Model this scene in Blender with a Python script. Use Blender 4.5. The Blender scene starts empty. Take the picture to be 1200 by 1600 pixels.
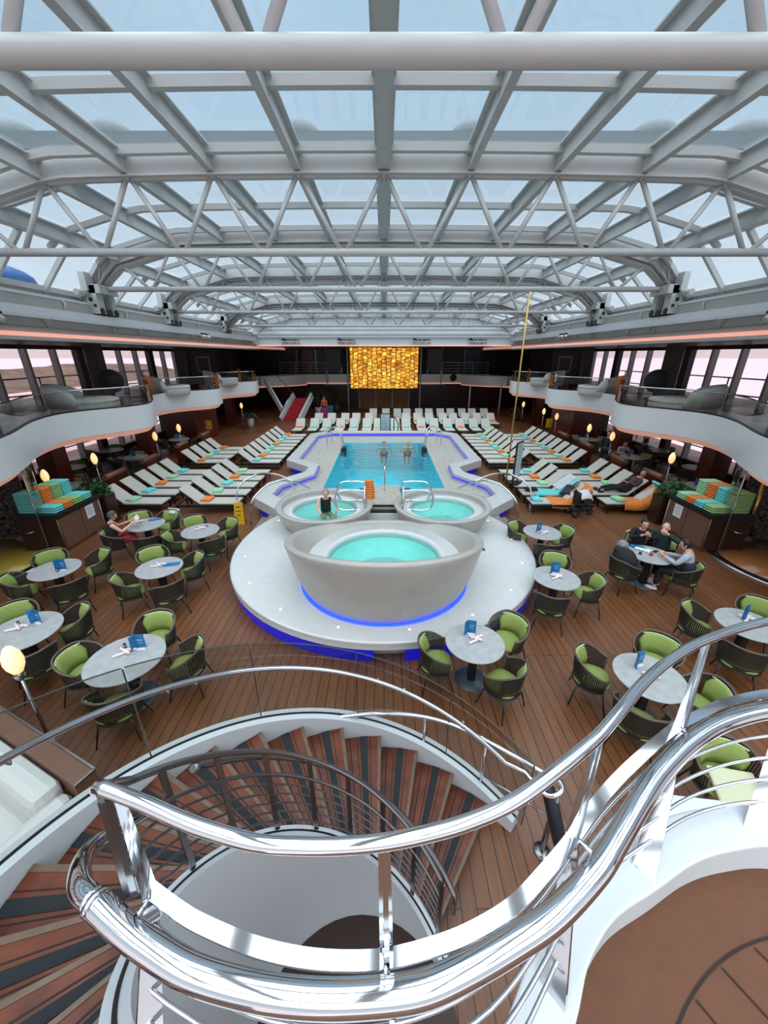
import bpy, bmesh, math, random
from mathutils import Vector, Matrix
PI = math.pi
R = math.radians
sc = bpy.context.scene
COL = sc.collection
rnd = random.Random(7)
sin, cos = math.sin, math.cos
V = Vector
# ------------------------------------------------------------------ camera
H = 4.8                       # eye height above the pool deck
FPX = 600.0
PITCH = math.atan2(245, 600)
cp, sp = cos(PITCH), sin(PITCH)
cam = bpy.data.cameras.new('camera')
camo = bpy.data.objects.new('camera', cam)
COL.objects.link(camo)
cam.sensor_fit = 'VERTICAL'
cam.sensor_height = 36
cam.lens = 36 * FPX / 1600
cam.clip_start = 0.02
cam.clip_end = 6000
camo.location = (0, 0, H)
camo.rotation_euler = (PI / 2 - PITCH, 0, 0)
sc.camera = camo
sc.view_settings.view_transform = 'Standard'
sc.view_settings.look = 'None'
sc.view_settings.gamma = 1
sc.view_settings.use_curve_mapping = False
sc.view_settings.exposure = 0.0

def G(u, v, z=0.0):
    """point at height z seen at photograph pixel u, v"""
    du, dv = (u - 600) / FPX, (v - 800) / FPX
    dn = sp + dv * cp
    t = (H - z) / dn
    return V((du * t, (cp - dv * sp) * t, z))

def A(u, v, Y):
    """point at distance Y ahead seen at pixel u, v"""
    du, dv = (u - 600) / FPX, (v - 800) / FPX
    t = Y / (cp - dv * sp)
    return V((du * t, Y, H - (sp + dv * cp) * t))

# ------------------------------------------------------------------ materials
def lin(c):
    return tuple(((x / 255) / 12.92 if x / 255 <= 0.04045 else ((x / 255 + 0.055) / 1.055) ** 2.4) for x in c)

def mat(name, rgb, rough=0.5, metal=0.0, emit=None, strength=0.0, noise=0.0, nscale=8.0, bump=0.0, bscale=60.0, spec=0.5, coat=0.0):
    m = bpy.data.materials.new(name)
    m.use_nodes = True
    nt = m.node_tree
    b = nt.nodes['Principled BSDF']
    c = lin(rgb)
    b.inputs['Base Color'].default_value = (*c, 1)
    b.inputs['Roughness'].default_value = rough
    b.inputs['Metallic'].default_value = metal
    b.inputs['Specular IOR Level'].default_value = spec
    b.inputs['Coat Weight'].default_value = coat
    if emit:
        b.inputs['Emission Color'].default_value = (*lin(emit), 1)
        b.inputs['Emission Strength'].default_value = strength
    if noise or bump:
        tc = nt.nodes.new('ShaderNodeTexCoord')
    if noise:
        n = nt.nodes.new('ShaderNodeTexNoise')
        n.inputs['Scale'].default_value = nscale
        n.inputs['Detail'].default_value = 5
        nt.links.new(tc.outputs['Object'], n.inputs['Vector'])
        cr = nt.nodes.new('ShaderNodeValToRGB')
        cr.color_ramp.elements[0].position = 0.3
        cr.color_ramp.elements[1].position = 0.7
        cr.color_ramp.elements[0].color = (*[x * (1 - noise) for x in c], 1)
        cr.color_ramp.elements[1].color = (*[min(1, x * (1 + noise)) for x in c], 1)
        nt.links.new(n.outputs['Fac'], cr.inputs['Fac'])
        nt.links.new(cr.outputs['Color'], b.inputs['Base Color'])
    if bump:
        n2 = nt.nodes.new('ShaderNodeTexNoise')
        n2.inputs['Scale'].default_value = bscale
        n2.inputs['Detail'].default_value = 3
        nt.links.new(tc.outputs['Object'], n2.inputs['Vector'])
        bp = nt.nodes.new('ShaderNodeBump')
        bp.inputs['Strength'].default_value = bump
        bp.inputs['Distance'].default_value = 0.02
        nt.links.new(n2.outputs['Fac'], bp.inputs['Height'])
        nt.links.new(bp.outputs['Normal'], b.inputs['Normal'])
    return m

def sheet_glass(name, tint=(235, 240, 240), refl=1.0, bump=0.0, bscale=3.0, rough=0.0, ior=1.45, detail=2.0):
    """clear sheet: tinted straight-through light plus a Fresnel reflection"""
    m = bpy.data.materials.new(name)
    m.use_nodes = True
    nt = m.node_tree
    nt.nodes.clear()
    out = nt.nodes.new('ShaderNodeOutputMaterial')
    tr = nt.nodes.new('ShaderNodeBsdfTransparent')
    tr.inputs[0].default_value = (*lin(tint), 1)
    gl = nt.nodes.new('ShaderNodeBsdfGlossy')
    gl.inputs['Roughness'].default_value = rough
    gl.inputs[0].default_value = (1, 1, 1, 1)
    lw_ = nt.nodes.new('ShaderNodeLayerWeight')
    lw_.inputs[0].default_value = 0.5
    pw = nt.nodes.new('ShaderNodeMath')
    pw.operation = 'POWER'
    pw.inputs[1].default_value = 4.0
    nt.links.new(lw_.outputs['Facing'], pw.inputs[0])
    mu = nt.nodes.new('ShaderNodeMath')
    mu.operation = 'MULTIPLY_ADD'
    mu.inputs[1].default_value = refl * 0.85
    mu.inputs[2].default_value = refl * 0.04
    nt.links.new(pw.outputs[0], mu.inputs[0])
    mx = nt.nodes.new('ShaderNodeMixShader')
    nt.links.new(mu.outputs[0], mx.inputs[0])
    nt.links.new(tr.outputs[0], mx.inputs[1])
    nt.links.new(gl.outputs[0], mx.inputs[2])
    nt.links.new(mx.outputs[0], out.inputs[0])
    if bump:
        tc = nt.nodes.new('ShaderNodeTexCoord')
        n2 = nt.nodes.new('ShaderNodeTexNoise')
        n2.inputs['Scale'].default_value = bscale
        n2.inputs['Detail'].default_value = detail
        nt.links.new(tc.outputs['Object'], n2.inputs['Vector'])
        bp = nt.nodes.new('ShaderNodeBump')
        bp.inputs['Strength'].default_value = bump
        bp.inputs['Distance'].default_value = 0.1
        nt.links.new(n2.outputs['Fac'], bp.inputs['Height'])
        nt.links.new(bp.outputs['Normal'], gl.inputs['Normal'])
        nt.links.new(bp.outputs['Normal'], lw_.inputs['Normal'])
    return m

def plank_mat(name, c1, c2, line, width=0.14, length=3.2, rough=0.45, axis=0, lw=0.012, off=0.37):
    m = bpy.data.materials.new(name)
    m.use_nodes = True
    nt = m.node_tree
    b = nt.nodes['Principled BSDF']
    tc = nt.nodes.new('ShaderNodeTexCoord')
    mp = nt.nodes.new('ShaderNodeMapping')
    mp.inputs['Rotation'].default_value = (0, 0, PI / 2 if axis == 0 else 0)
    nt.links.new(tc.outputs['Object'], mp.inputs['Vector'])
    br = nt.nodes.new('ShaderNodeTexBrick')
    br.offset = off
    br.inputs['Color1'].default_value = (*lin(c1), 1)
    br.inputs['Color2'].default_value = (*lin(c2), 1)
    br.inputs['Mortar'].default_value = (*lin(line), 1)
    br.inputs['Scale'].default_value = 1
    br.inputs['Mortar Size'].default_value = lw / 2
    br.inputs['Mortar Smooth'].default_value = 0.1
    br.inputs['Brick Width'].default_value = length
    br.inputs['Row Height'].default_value = width
    nt.links.new(mp.outputs[0], br.inputs['Vector'])
    mp2 = nt.nodes.new('ShaderNodeMapping')
    mp2.inputs['Scale'].default_value = (1, 14, 1)
    nt.links.new(mp.outputs[0], mp2.inputs['Vector'])
    n = nt.nodes.new('ShaderNodeTexNoise')
    n.inputs['Scale'].default_value = 2.5
    n.inputs['Detail'].default_value = 6
    nt.links.new(mp2.outputs[0], n.inputs['Vector'])
    mr = nt.nodes.new('ShaderNodeMapRange')
    mr.inputs['From Min'].default_value = 0.25
    mr.inputs['From Max'].default_value = 0.75
    mr.inputs['To Min'].default_value = 0.78
    mr.inputs['To Max'].default_value = 1.22
    nt.links.new(n.outputs['Fac'], mr.inputs['Value'])
    mx = nt.nodes.new('ShaderNodeVectorMath')
    mx.operation = 'SCALE'
    nt.links.new(br.outputs['Color'], mx.inputs[0])
    nt.links.new(mr.outputs[0], mx.inputs['Scale'])
    nt.links.new(mx.outputs[0], b.inputs['Base Color'])
    n3 = nt.nodes.new('ShaderNodeTexNoise')
    n3.inputs['Scale'].default_value = 0.5
    n3.inputs['Detail'].default_value = 3
    nt.links.new(tc.outputs['Object'], n3.inputs['Vector'])
    mr3 = nt.nodes.new('ShaderNodeMapRange')
    mr3.inputs['From Min'].default_value = 0.35
    mr3.inputs['From Max'].default_value = 0.65
    mr3.inputs['To Min'].default_value = rough - 0.1
    mr3.inputs['To Max'].default_value = rough + 0.15
    nt.links.new(n3.outputs['Fac'], mr3.inputs['Value'])
    nt.links.new(mr3.outputs[0], b.inputs['Roughness'])
    return m

M = {}
M['white'] = mat('white_paint', (206, 212, 216), 0.38)
M['fascia'] = mat('fascia_paint', (222, 225, 226), 0.3)
M['steel_white'] = mat('painted_steel', (178, 179, 178), 0.45, noise=0.03, nscale=3)
M['steel_grey'] = mat('painted_steel_grey', (168, 168, 164), 0.5, noise=0.05, nscale=2)
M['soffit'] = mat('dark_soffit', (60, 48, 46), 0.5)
M['chrome'] = mat('polished_steel', (215, 218, 222), 0.07, 1.0)
M['brushed'] = mat('brushed_steel', (150, 150, 152), 0.25, 1.0)
M['black'] = mat('black_metal', (22, 22, 24), 0.45)
M['deck'] = plank_mat('deck_planks', (116, 73, 43), (105, 65, 38), (50, 32, 22), 0.145, 5.2, 0.38, lw=0.014)
M['updeck'] = plank_mat('upper_deck_planks', (104, 66, 52), (92, 58, 46), (48, 30, 24), 0.14, 3.0, 0.35)
M['landing'] = mat('landing_teak', (96, 57, 31), 0.62, noise=0.10, nscale=25)
M['caulk'] = mat('caulk', (40, 27, 20), 0.8)
M['mahog'] = mat('mahogany', (84, 32, 22), 0.25, noise=0.25, nscale=4)
M['mahog2'] = mat('dark_mahogany', (50, 24, 20), 0.3, noise=0.25, nscale=3)
M['darkwall'] = mat('dark_wall', (36, 29, 29), 0.5, noise=0.2, nscale=2)
M['bluewall'] = mat('blue_panel', (28, 58, 84), 0.4, noise=0.3, nscale=3)
M['tread'] = mat('tread_wood', (100, 50, 32), 0.32, noise=0.35, nscale=6, spec=0.3)
M['nosing'] = mat('tread_nosing', (98, 78, 62), 0.45, noise=0.2, nscale=10)
M['grip'] = mat('grip_strip', (30, 36, 40), 0.75, bump=0.4, bscale=400)
M['stone'] = mat('white_composite', (196, 196, 195), 0.22, noise=0.035, nscale=5)
M['bowl'] = mat('bowl_composite', (166, 162, 156), 0.3, noise=0.04, nscale=4)
M['ledge'] = mat('pool_ledge', (170, 165, 156), 0.5, noise=0.15, nscale=6)
M['pooltile'] = mat('pool_lining', (92, 226, 236), 0.4, noise=0.12, nscale=1.3)
M['tublin'] = mat('tub_lining', (206, 240, 236), 0.3, noise=0.04, nscale=3)
M['blueled'] = mat('blue_led', (30, 60, 255), 0.4, emit=(30, 62, 255), strength=2.2)
M['blueglass'] = mat('blue_lit_panel', (14, 20, 150), 0.12, emit=(14, 22, 190), strength=0.55)
M['violetled'] = mat('violet_led', (70, 70, 230), 0.4, emit=(56, 52, 220), strength=0.5)
M['pinkled'] = mat('pink_led', (255, 190, 170), 0.4, emit=(255, 164, 136), strength=0.5)
M['covewash'] = mat('painted_cove_wash', (240, 200, 186), 0.4, emit=(255, 176, 152), strength=0.33)  # LED wash on the cove, painted as the surface's own tint and glow
M['egg'] = mat('egg_shade', (250, 225, 180), 0.35, emit=(255, 204, 132), strength=0.85)
M['spot'] = mat('deck_spot', (255, 255, 250), 0.35, emit=(255, 245, 230), strength=5)
M['tabletop'] = mat('slate_tabletop', (158, 160, 161), 0.35, noise=0.12, nscale=9)
M['rope'] = mat('dark_rope', (38, 32, 28), 0.7)
M['rim'] = mat('taupe_rim', (84, 73, 66), 0.55)
M['green'] = mat('green_fabric', (134, 150, 78), 0.85, noise=0.05, nscale=40, bump=0.15, bscale=300)
M['greenl'] = mat('pale_piping', (196, 212, 160), 0.8)
M['pad'] = mat('grey_pad', (186, 183, 174), 0.8, noise=0.04, nscale=60, bump=0.1, bscale=300)
M['towel_orange'] = mat('orange_towel', (232, 134, 62), 0.95, bump=0.5, bscale=200)
M['towel_aqua'] = mat('aqua_towel', (112, 212, 208), 0.95, bump=0.5, bscale=200)
M['towel_green'] = mat('green_towel', (160, 214, 168), 0.95, bump=0.5, bscale=200)
M['towel_white'] = mat('white_towel', (214, 216, 218), 0.95, bump=0.5, bscale=200)
M['towel_lime'] = mat('lime_towel', (150, 196, 128), 0.95, bump=0.5, bscale=200)
M['cabinet'] = mat('cabinet_brown', (112, 80, 66), 0.35, noise=0.08, nscale=5)
M['cabdark'] = mat('cabinet_dark', (48, 28, 20), 0.35)
M['oakbrown'] = mat('divider_cap', (122, 84, 62), 0.45, noise=0.15, nscale=8)
M['menu'] = mat('menu_blue', (24, 104, 158), 0.35, noise=0.35, nscale=14)
M['paper'] = mat('paper', (225, 226, 228), 0.6)
M['napkin'] = mat('napkin', (226, 206, 208), 0.9, noise=0.16, nscale=60)
M['ink'] = mat('grey_ink', (120, 128, 130), 0.6)
M['inkpale'] = mat('pale_ink', (170, 214, 236), 0.5)
M['uphol'] = mat('white_upholstery', (206, 208, 208), 0.6, noise=0.02, nscale=20)
M['upholr'] = mat('daybed_shell', (190, 186, 184), 0.45)
M['leaf'] = mat('dark_leaf', (44, 74, 32), 0.5, noise=0.4, nscale=12)
M['palm'] = mat('palm_leaf', (26, 42, 30), 0.5, noise=0.4, nscale=6)
M['bark'] = mat('bark', (70, 54, 40), 0.8)
M['ballplant'] = mat('ball_topiary', (26, 22, 18), 0.9, bump=1.0, bscale=40)
M['skin'] = mat('skin', (214, 160, 138), 0.5)
M['skin2'] = mat('skin_tan', (188, 134, 108), 0.5)
M['eye'] = mat('eye_dark', (30, 22, 20), 0.3)
M['lip'] = mat('lip', (160, 84, 80), 0.5)
M['hair_black'] = mat('hair_black', (22, 18, 18), 0.6)
M['hair_grey'] = mat('hair_grey', (140, 134, 132), 0.7, noise=0.2, nscale=30)
M['hair_dark'] = mat('hair_greying', (74, 68, 68), 0.7, noise=0.3, nscale=30)
M['cloth_black'] = mat('cloth_black', (24, 23, 27), 0.85)
M['cloth_green'] = mat('cloth_dark_green', (30, 48, 44), 0.85)
M['cloth_red'] = mat('cloth_red', (132, 26, 42), 0.8)
M['cloth_grey'] = mat('cloth_grey', (164, 170, 180), 0.85)
M['cloth_navy'] = mat('cloth_navy', (44, 46, 60), 0.85)
M['cloth_plaid'] = mat('cloth_brown', (74, 52, 50), 0.85, noise=0.5, nscale=30)
M['shoe'] = mat('shoe_white', (210, 210, 212), 0.6)
M['yellow'] = mat('yellow_plastic', (206, 160, 20), 0.4)
M['red'] = mat('red_riser', (168, 30, 34), 0.5)
M['brass'] = mat('brass', (196, 160, 90), 0.3, 0.9)
M['postrefl'] = mat('painted_post_reflection', (168, 110, 66), 0.18, 0.85)  # orange-brown reflection painted into the base colour of the balustrade posts
M['yellowfloor'] = mat('yellow_resin', (170, 150, 60), 0.15, noise=0.08, nscale=2)
M['amberfloor'] = mat('amber_resin', (158, 104, 62), 0.15, noise=0.08, nscale=2)
M['poster'] = mat('poster_paper', (168, 190, 200), 0.3)
M['bluecover'] = mat('blue_tarpaulin', (30, 80, 140), 0.6, noise=0.2, nscale=3)
M['funnel'] = mat('outside_grey', (104, 112, 114), 0.6)
M['roofglass'] = sheet_glass('roof_glass', (222, 236, 244), 0.5, bump=0.05, bscale=0.6)
M['glass'] = sheet_glass('guard_glass', (216, 218, 214), 0.9)
M['winglass'] = sheet_glass('window_glass', (244, 236, 239), 0.6)
M['poolwater'] = sheet_glass('pool_water', (150, 234, 240), 1.0, bump=0.55, bscale=2.6, ior=1.33, detail=4)
M['tubwater'] = sheet_glass('tub_water', (190, 240, 234), 1.0, bump=0.35, bscale=5.0, ior=1.33)
M['edgeglass'] = mat('glass_edge', (60, 66, 64), 0.2)
M['tumbler'] = sheet_glass('tumbler_glass', (240, 245, 245), 1.0)
M['juice'] = mat('amber_drink', (224, 176, 40), 0.2)

def pattern_screen():
    m = bpy.data.materials.new('screen_picture')
    m.use_nodes = True
    nt = m.node_tree
    b = nt.nodes['Principled BSDF']
    b.inputs['Base Color'].default_value = (0, 0, 0, 1)
    b.inputs['Roughness'].default_value = 0.4
    tc = nt.nodes.new('ShaderNodeTexCoord')
    n0 = nt.nodes.new('ShaderNodeTexNoise')
    n0.inputs['Scale'].default_value = 1.4
    nt.links.new(tc.outputs['Object'], n0.inputs['Vector'])
    ad = nt.nodes.new('ShaderNodeVectorMath'); ad.operation = 'MULTIPLY_ADD'
    ad.inputs[1].default_value = (0.45, 0.0, 0.45)
    nt.links.new(n0.outputs['Color'], ad.inputs[0])
    nt.links.new(tc.outputs['Object'], ad.inputs[2])
    sx = nt.nodes.new('ShaderNodeSeparateXYZ'); nt.links.new(ad.outputs[0], sx.inputs[0])
    cx = nt.nodes.new('ShaderNodeCombineXYZ')
    nt.links.new(sx.outputs[2], cx.inputs[0]); nt.links.new(sx.outputs[0], cx.inputs[1])
    br = nt.nodes.new('ShaderNodeTexBrick')
    br.offset = 0.5
    br.inputs['Scale'].default_value = 1
    br.inputs['Brick Width'].default_value = 0.31
    br.inputs['Row Height'].default_value = 0.42
    br.inputs['Mortar Size'].default_value = 0.04
    br.inputs['Mortar Smooth'].default_value = 0.6
    br.inputs['Color1'].default_value = (*lin((255, 198, 74)), 1)
    br.inputs['Color2'].default_value = (*lin((196, 112, 10)), 1)
    br.inputs['Mortar'].default_value = (*lin((70, 34, 4)), 1)
    nt.links.new(cx.outputs[0], br.inputs['Vector'])
    n1 = nt.nodes.new('ShaderNodeTexNoise'); n1.inputs['Scale'].default_value = 3.0; n1.inputs['Detail'].default_value = 4
    nt.links.new(tc.outputs['Object'], n1.inputs['Vector'])
    mr = nt.nodes.new('ShaderNodeMapRange')
    mr.inputs['From Min'].default_value = 0.3; mr.inputs['From Max'].default_value = 0.7
    mr.inputs['To Min'].default_value = 0.35; mr.inputs['To Max'].default_value = 2.2
    nt.links.new(n1.outputs['Fac'], mr.inputs['Value'])
    nt.links.new(br.outputs['Color'], b.inputs['Emission Color'])
    nt.links.new(mr.outputs[0], b.inputs['Emission Strength'])
    return m
M['screen'] = pattern_screen()

def twig_mat():
    m = bpy.data.materials.new('twig_patterned_panel')
    m.use_nodes = True
    nt = m.node_tree
    b = nt.nodes['Principled BSDF']
    b.inputs['Roughness'].default_value = 0.15
    tc = nt.nodes.new('ShaderNodeTexCoord')
    vo = nt.nodes.new('ShaderNodeTexVoronoi')
    vo.feature = 'DISTANCE_TO_EDGE'
    vo.inputs['Scale'].default_value = 7
    nt.links.new(tc.outputs['Object'], vo.inputs['Vector'])
    cr = nt.nodes.new('ShaderNodeValToRGB')
    cr.color_ramp.elements[0].position = 0.03
    cr.color_ramp.elements[0].color = (*lin((28, 26, 26)), 1)
    cr.color_ramp.elements[1].position = 0.09
    cr.color_ramp.elements[1].color = (*lin((96, 92, 88)), 1)
    nt.links.new(vo.outputs['Distance'], cr.inputs['Fac'])
    nt.links.new(cr.outputs['Color'], b.inputs['Base Color'])
    return m
M['twig'] = twig_mat()

# ------------------------------------------------------------------ mesh building
class MB:
    def __init__(s):
        s.v = []; s.f = []; s.mi = []; s.sm = []; s.cur = 0; s.smooth = False
    def add(s, vs, fs, smooth=None):
        o = len(s.v)
        s.v.extend(V(p) for p in vs)
        for f in fs:
            s.f.append([i + o for i in f]); s.mi.append(s.cur)
            s.sm.append(s.smooth if smooth is None else smooth)
        return s
    def box(s, c, d, rz=0, mx=None):
        hx, hy, hz = d[0] / 2, d[1] / 2, d[2] / 2
        vs = [V((x * hx, y * hy, z * hz)) for z in (-1, 1) for y in (-1, 1) for x in (-1, 1)]
        m = Matrix.Rotation(rz, 4, 'Z') if mx is None else mx
        vs = [m @ p + V(c) for p in vs]
        return s.add(vs, [(0, 2, 3, 1), (4, 5, 7, 6), (0, 1, 5, 4), (2, 6, 7, 3), (0, 4, 6, 2), (1, 3, 7, 5)], False)
    def bar(s, a, b, w, h, up=V((0, 0, 1))):
        """rectangular bar from a to b, w sideways, h along up"""
        a, b = V(a), V(b)
        d = (b - a).normalized()
        side = d.cross(V(up))
        if side.length < 1e-5: side = d.cross(V((0, 1, 0)))
        side.normalize()
        u = side.cross(d).normalized()
        vs = []
        for p in (a, b):
            for (i, j) in ((-1, -1), (1, -1), (1, 1), (-1, 1)):
                vs.append(p + side * (i * w / 2) + u * (j * h / 2))
        return s.add(vs, [(3, 2, 1, 0), (4, 5, 6, 7), (0, 1, 5, 4), (1, 2, 6, 5), (2, 3, 7, 6), (3, 0, 4, 7)], False)
    def tube(s, pts, r, n=10, closed=False, cap=True, sq=None):
        pts = [V(p) for p in pts]
        N = len(pts)
        rs = r if isinstance(r, (list, tuple)) else [r] * N
        tang = []
        for i in range(N):
            if closed: t = pts[(i + 1) % N] - pts[i - 1]
            else: t = pts[min(i + 1, N - 1)] - pts[max(i - 1, 0)]
            tang.append(t.normalized())
        up = V((0, 0, 1)) if abs(tang[0].z) < 0.9 else V((0, 1, 0))
        nrm = (up - tang[0] * up.dot(tang[0])).normalized()
        vs = []
        for i in range(N):
            t = tang[i]
            nrm = nrm - t * nrm.dot(t)
            nrm = nrm.normalized() if nrm.length > 1e-6 else t.orthogonal().normalized()
            bi = t.cross(nrm)
            for k in range(n):
                a = 2 * PI * k / n
                vs.append(pts[i] + (nrm * cos(a) + bi * sin(a)) * rs[i])
        fs = []
        for i in range(N if closed else N - 1):
            j = (i + 1) % N
            for k in range(n):
                fs.append((i * n + k, i * n + (k + 1) % n, j * n + (k + 1) % n, j * n + k))
        s.add(vs, fs, True)
        if cap and not closed:
            o = len(s.v) - len(vs)
            s.f.append([o + k for k in range(n)][::-1]); s.mi.append(s.cur); s.sm.append(False)
            s.f.append([o + (N - 1) * n + k for k in range(n)]); s.mi.append(s.cur); s.sm.append(False)
        return s
    def lathe(s, prof, c=(0, 0, 0), n=32, a0=0, a1=2 * PI, smooth=True, zf=None):
        """prof: list of (r, z); zf(angle, r, z) may change the height"""
        full = abs(a1 - a0 - 2 * PI) < 1e-6
        m = n if full else n + 1
        vs = []
        for i in range(m):
            a = a0 + (a1 - a0) * i / n
            for (r, z) in prof:
                zz = z if zf is None else zf(a, r, z)
                vs.append(V((c[0] + r * cos(a), c[1] + r * sin(a), c[2] + zz)))
        k = len(prof); fs = []
        for i in range(n):
            j = (i + 1) % m
            for q in range(k - 1):
                fs.append((i * k + q, j * k + q, j * k + q + 1, i * k + q + 1))
        return s.add(vs, fs, smooth)
    def ball(s, c, r, n=12, k=8):
        r = (r, r, r) if not isinstance(r, (list, tuple)) else r
        vs = []
        for i in range(k + 1):
            ph = PI * i / k
            for j in range(n):
                a = 2 * PI * j / n
                vs.append(V(c) + V((r[0] * sin(ph) * cos(a), r[1] * sin(ph) * sin(a), -r[2] * cos(ph))))
        fs = [(i * n + j, i * n + (j + 1) % n, (i + 1) * n + (j + 1) % n, (i + 1) * n + j) for i in range(k) for j in range(n)]
        return s.add(vs, fs, True)
    def prism(s, poly, z0, z1):
        n = len(poly)
        vs = [V((p[0], p[1], z0)) for p in poly] + [V((p[0], p[1], z1)) for p in poly]
        fs = [tuple(range(n))[::-1], tuple(range(n, 2 * n))] + [(i, (i + 1) % n, (i + 1) % n + n, i + n) for i in range(n)]
        return s.add(vs, fs, False)
    def ribbon(s, A_, B_, smooth=True):
        n = len(A_)
        return s.add(list(A_) + list(B_), [(i, i + 1, n + i + 1, n + i) for i in range(n - 1)], smooth)
    def sweep(s, rings, closed=False, caps=True, smooth=False):
        """rings: list of equal-length loops of points joined in order"""
        k = len(rings[0]); N = len(rings)
        vs = [p for r_ in rings for p in r_]
        fs = []
        for i in range(N if closed else N - 1):
            j = (i + 1) % N
            for q in range(k):
                fs.append((i * k + q, i * k + (q + 1) % k, j * k + (q + 1) % k, j * k + q))
        if caps and not closed:
            fs.append(tuple(range(k))[::-1]); fs.append(tuple((N - 1) * k + q for q in range(k)))
        return s.add(vs, fs, smooth)
    def obj(s, name, mats, parent=None, loc=None, bevel=0, sub=0, autosmooth=False, solid=0):
        me = bpy.data.meshes.new(name)
        me.from_pydata([tuple(p) for p in s.v], [], s.f)
        mats = mats if isinstance(mats, (list, tuple)) else [mats]
        for m in mats: me.materials.append(M[m] if isinstance(m, str) else m)
        me.polygons.foreach_set('material_index', s.mi)
        me.polygons.foreach_set('use_smooth', s.sm)
        bm = bmesh.new(); bm.from_mesh(me)
        bmesh.ops.recalc_face_normals(bm, faces=bm.faces)
        bm.to_mesh(me); bm.free()
        me.update()
        o = bpy.data.objects.new(name, me)
        COL.objects.link(o)
        if parent is not None: o.parent = parent
        if loc is not None: o.location = loc
        if bevel:
            b = o.modifiers.new('bevel', 'BEVEL'); b.width = bevel; b.segments = 2; b.limit_method = 'ANGLE'
        if sub:
            b = o.modifiers.new('sub', 'SUBSURF'); b.levels = sub; b.render_levels = sub
        if solid:
            b = o.modifiers.new('solid', 'SOLIDIFY'); b.thickness = solid
        return o

def tag(o, label=None, cat=None, group=None, kind=None):
    if label: o['label'] = label
    if cat: o['category'] = cat
    if group: o['group'] = group
    if kind: o['kind'] = kind
    return o

def thing(name, label, cat, loc=(0, 0, 0), rz=0, group=None, kind=None):
    o = bpy.data.objects.new(name, None)
    COL.objects.link(o)
    o.empty_display_size = 0.1
    o.location = loc
    o.rotation_euler = (0, 0, rz)
    return tag(o, label, cat, group, kind)

def struct(name, mb, mats, **k):
    o = mb.obj(name, mats, **k)
    o['kind'] = 'structure'
    return o

def sroot(name):
    return thing(name, None, None, kind='structure')

KIDS = {}
def dup(root, loc=None, rz=None, label=None, group=None, parent=None):
    r = root.copy()
    COL.objects.link(r)
    if parent is not None: r.parent = parent
    if loc is not None: r.location = loc
    if rz is not None: r.rotation_euler = (0, 0, rz)
    if label: r['label'] = label
    if group: r['group'] = group
    if root.name not in KIDS: KIDS[root.name] = list(root.children)
    for ch in KIDS[root.name]:
        dup(ch, parent=r)
    return r

def crom(pts, n=8):
    pts = [V(p) for p in pts]
    P = [pts[0] * 2 - pts[1]] + pts + [pts[-1] * 2 - pts[-2]]
    out = []
    for i in range(1, len(P) - 2):
        p0, p1, p2, p3 = P[i - 1], P[i], P[i + 1], P[i + 2]
        for k in range(n):
            t = k / n
            out.append(0.5 * ((2 * p1) + (p2 - p0) * t + (2 * p0 - 5 * p1 + 4 * p2 - p3) * t * t + (3 * p1 - p0 - 3 * p2 + p3) * t ** 3))
    out.append(pts[-1])
    return out

def resample(pts, n):
    pts = [V(p) for p in pts]
    L = [0]
    for a, b in zip(pts, pts[1:]): L.append(L[-1] + (b - a).length)
    out = []
    j = 0
    for i in range(n):
        t = L[-1] * i / (n - 1)
        while j < len(pts) - 2 and L[j + 1] < t: j += 1
        f = (t - L[j]) / max(1e-9, L[j + 1] - L[j])
        out.append(pts[j].lerp(pts[j + 1], min(1, max(0, f))))
    return out

# ------------------------------------------------------------------ sky, sea, land
w = bpy.data.worlds.new('overcast_sky')
sc.world = w
w.use_nodes = True
nt = w.node_tree
bg = nt.nodes['Background']
tc = nt.nodes.new('ShaderNodeTexCoord')
sx = nt.nodes.new('ShaderNodeSeparateXYZ')
nt.links.new(tc.outputs['Generated'], sx.inputs[0])
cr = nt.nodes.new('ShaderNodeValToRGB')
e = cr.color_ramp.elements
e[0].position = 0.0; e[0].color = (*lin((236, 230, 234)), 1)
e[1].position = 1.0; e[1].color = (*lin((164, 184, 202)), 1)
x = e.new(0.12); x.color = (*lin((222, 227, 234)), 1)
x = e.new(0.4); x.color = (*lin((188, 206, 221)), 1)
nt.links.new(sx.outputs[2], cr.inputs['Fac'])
nz = nt.nodes.new('ShaderNodeTexNoise')
nz.inputs['Scale'].default_value = 2.2
nz.inputs['Detail'].default_value = 5
nt.links.new(tc.outputs['Generated'], nz.inputs['Vector'])
mr = nt.nodes.new('ShaderNodeMapRange')
mr.inputs['To Min'].default_value = 0.86
mr.inputs['To Max'].default_value = 1.14
nt.links.new(nz.outputs['Fac'], mr.inputs['Value'])
vm = nt.nodes.new('ShaderNodeVectorMath'); vm.operation = 'SCALE'
nt.links.new(cr.outputs['Color'], vm.inputs[0])
nt.links.new(mr.outputs[0], vm.inputs['Scale'])
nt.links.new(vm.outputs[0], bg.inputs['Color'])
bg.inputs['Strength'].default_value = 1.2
WORLD = bg

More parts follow.
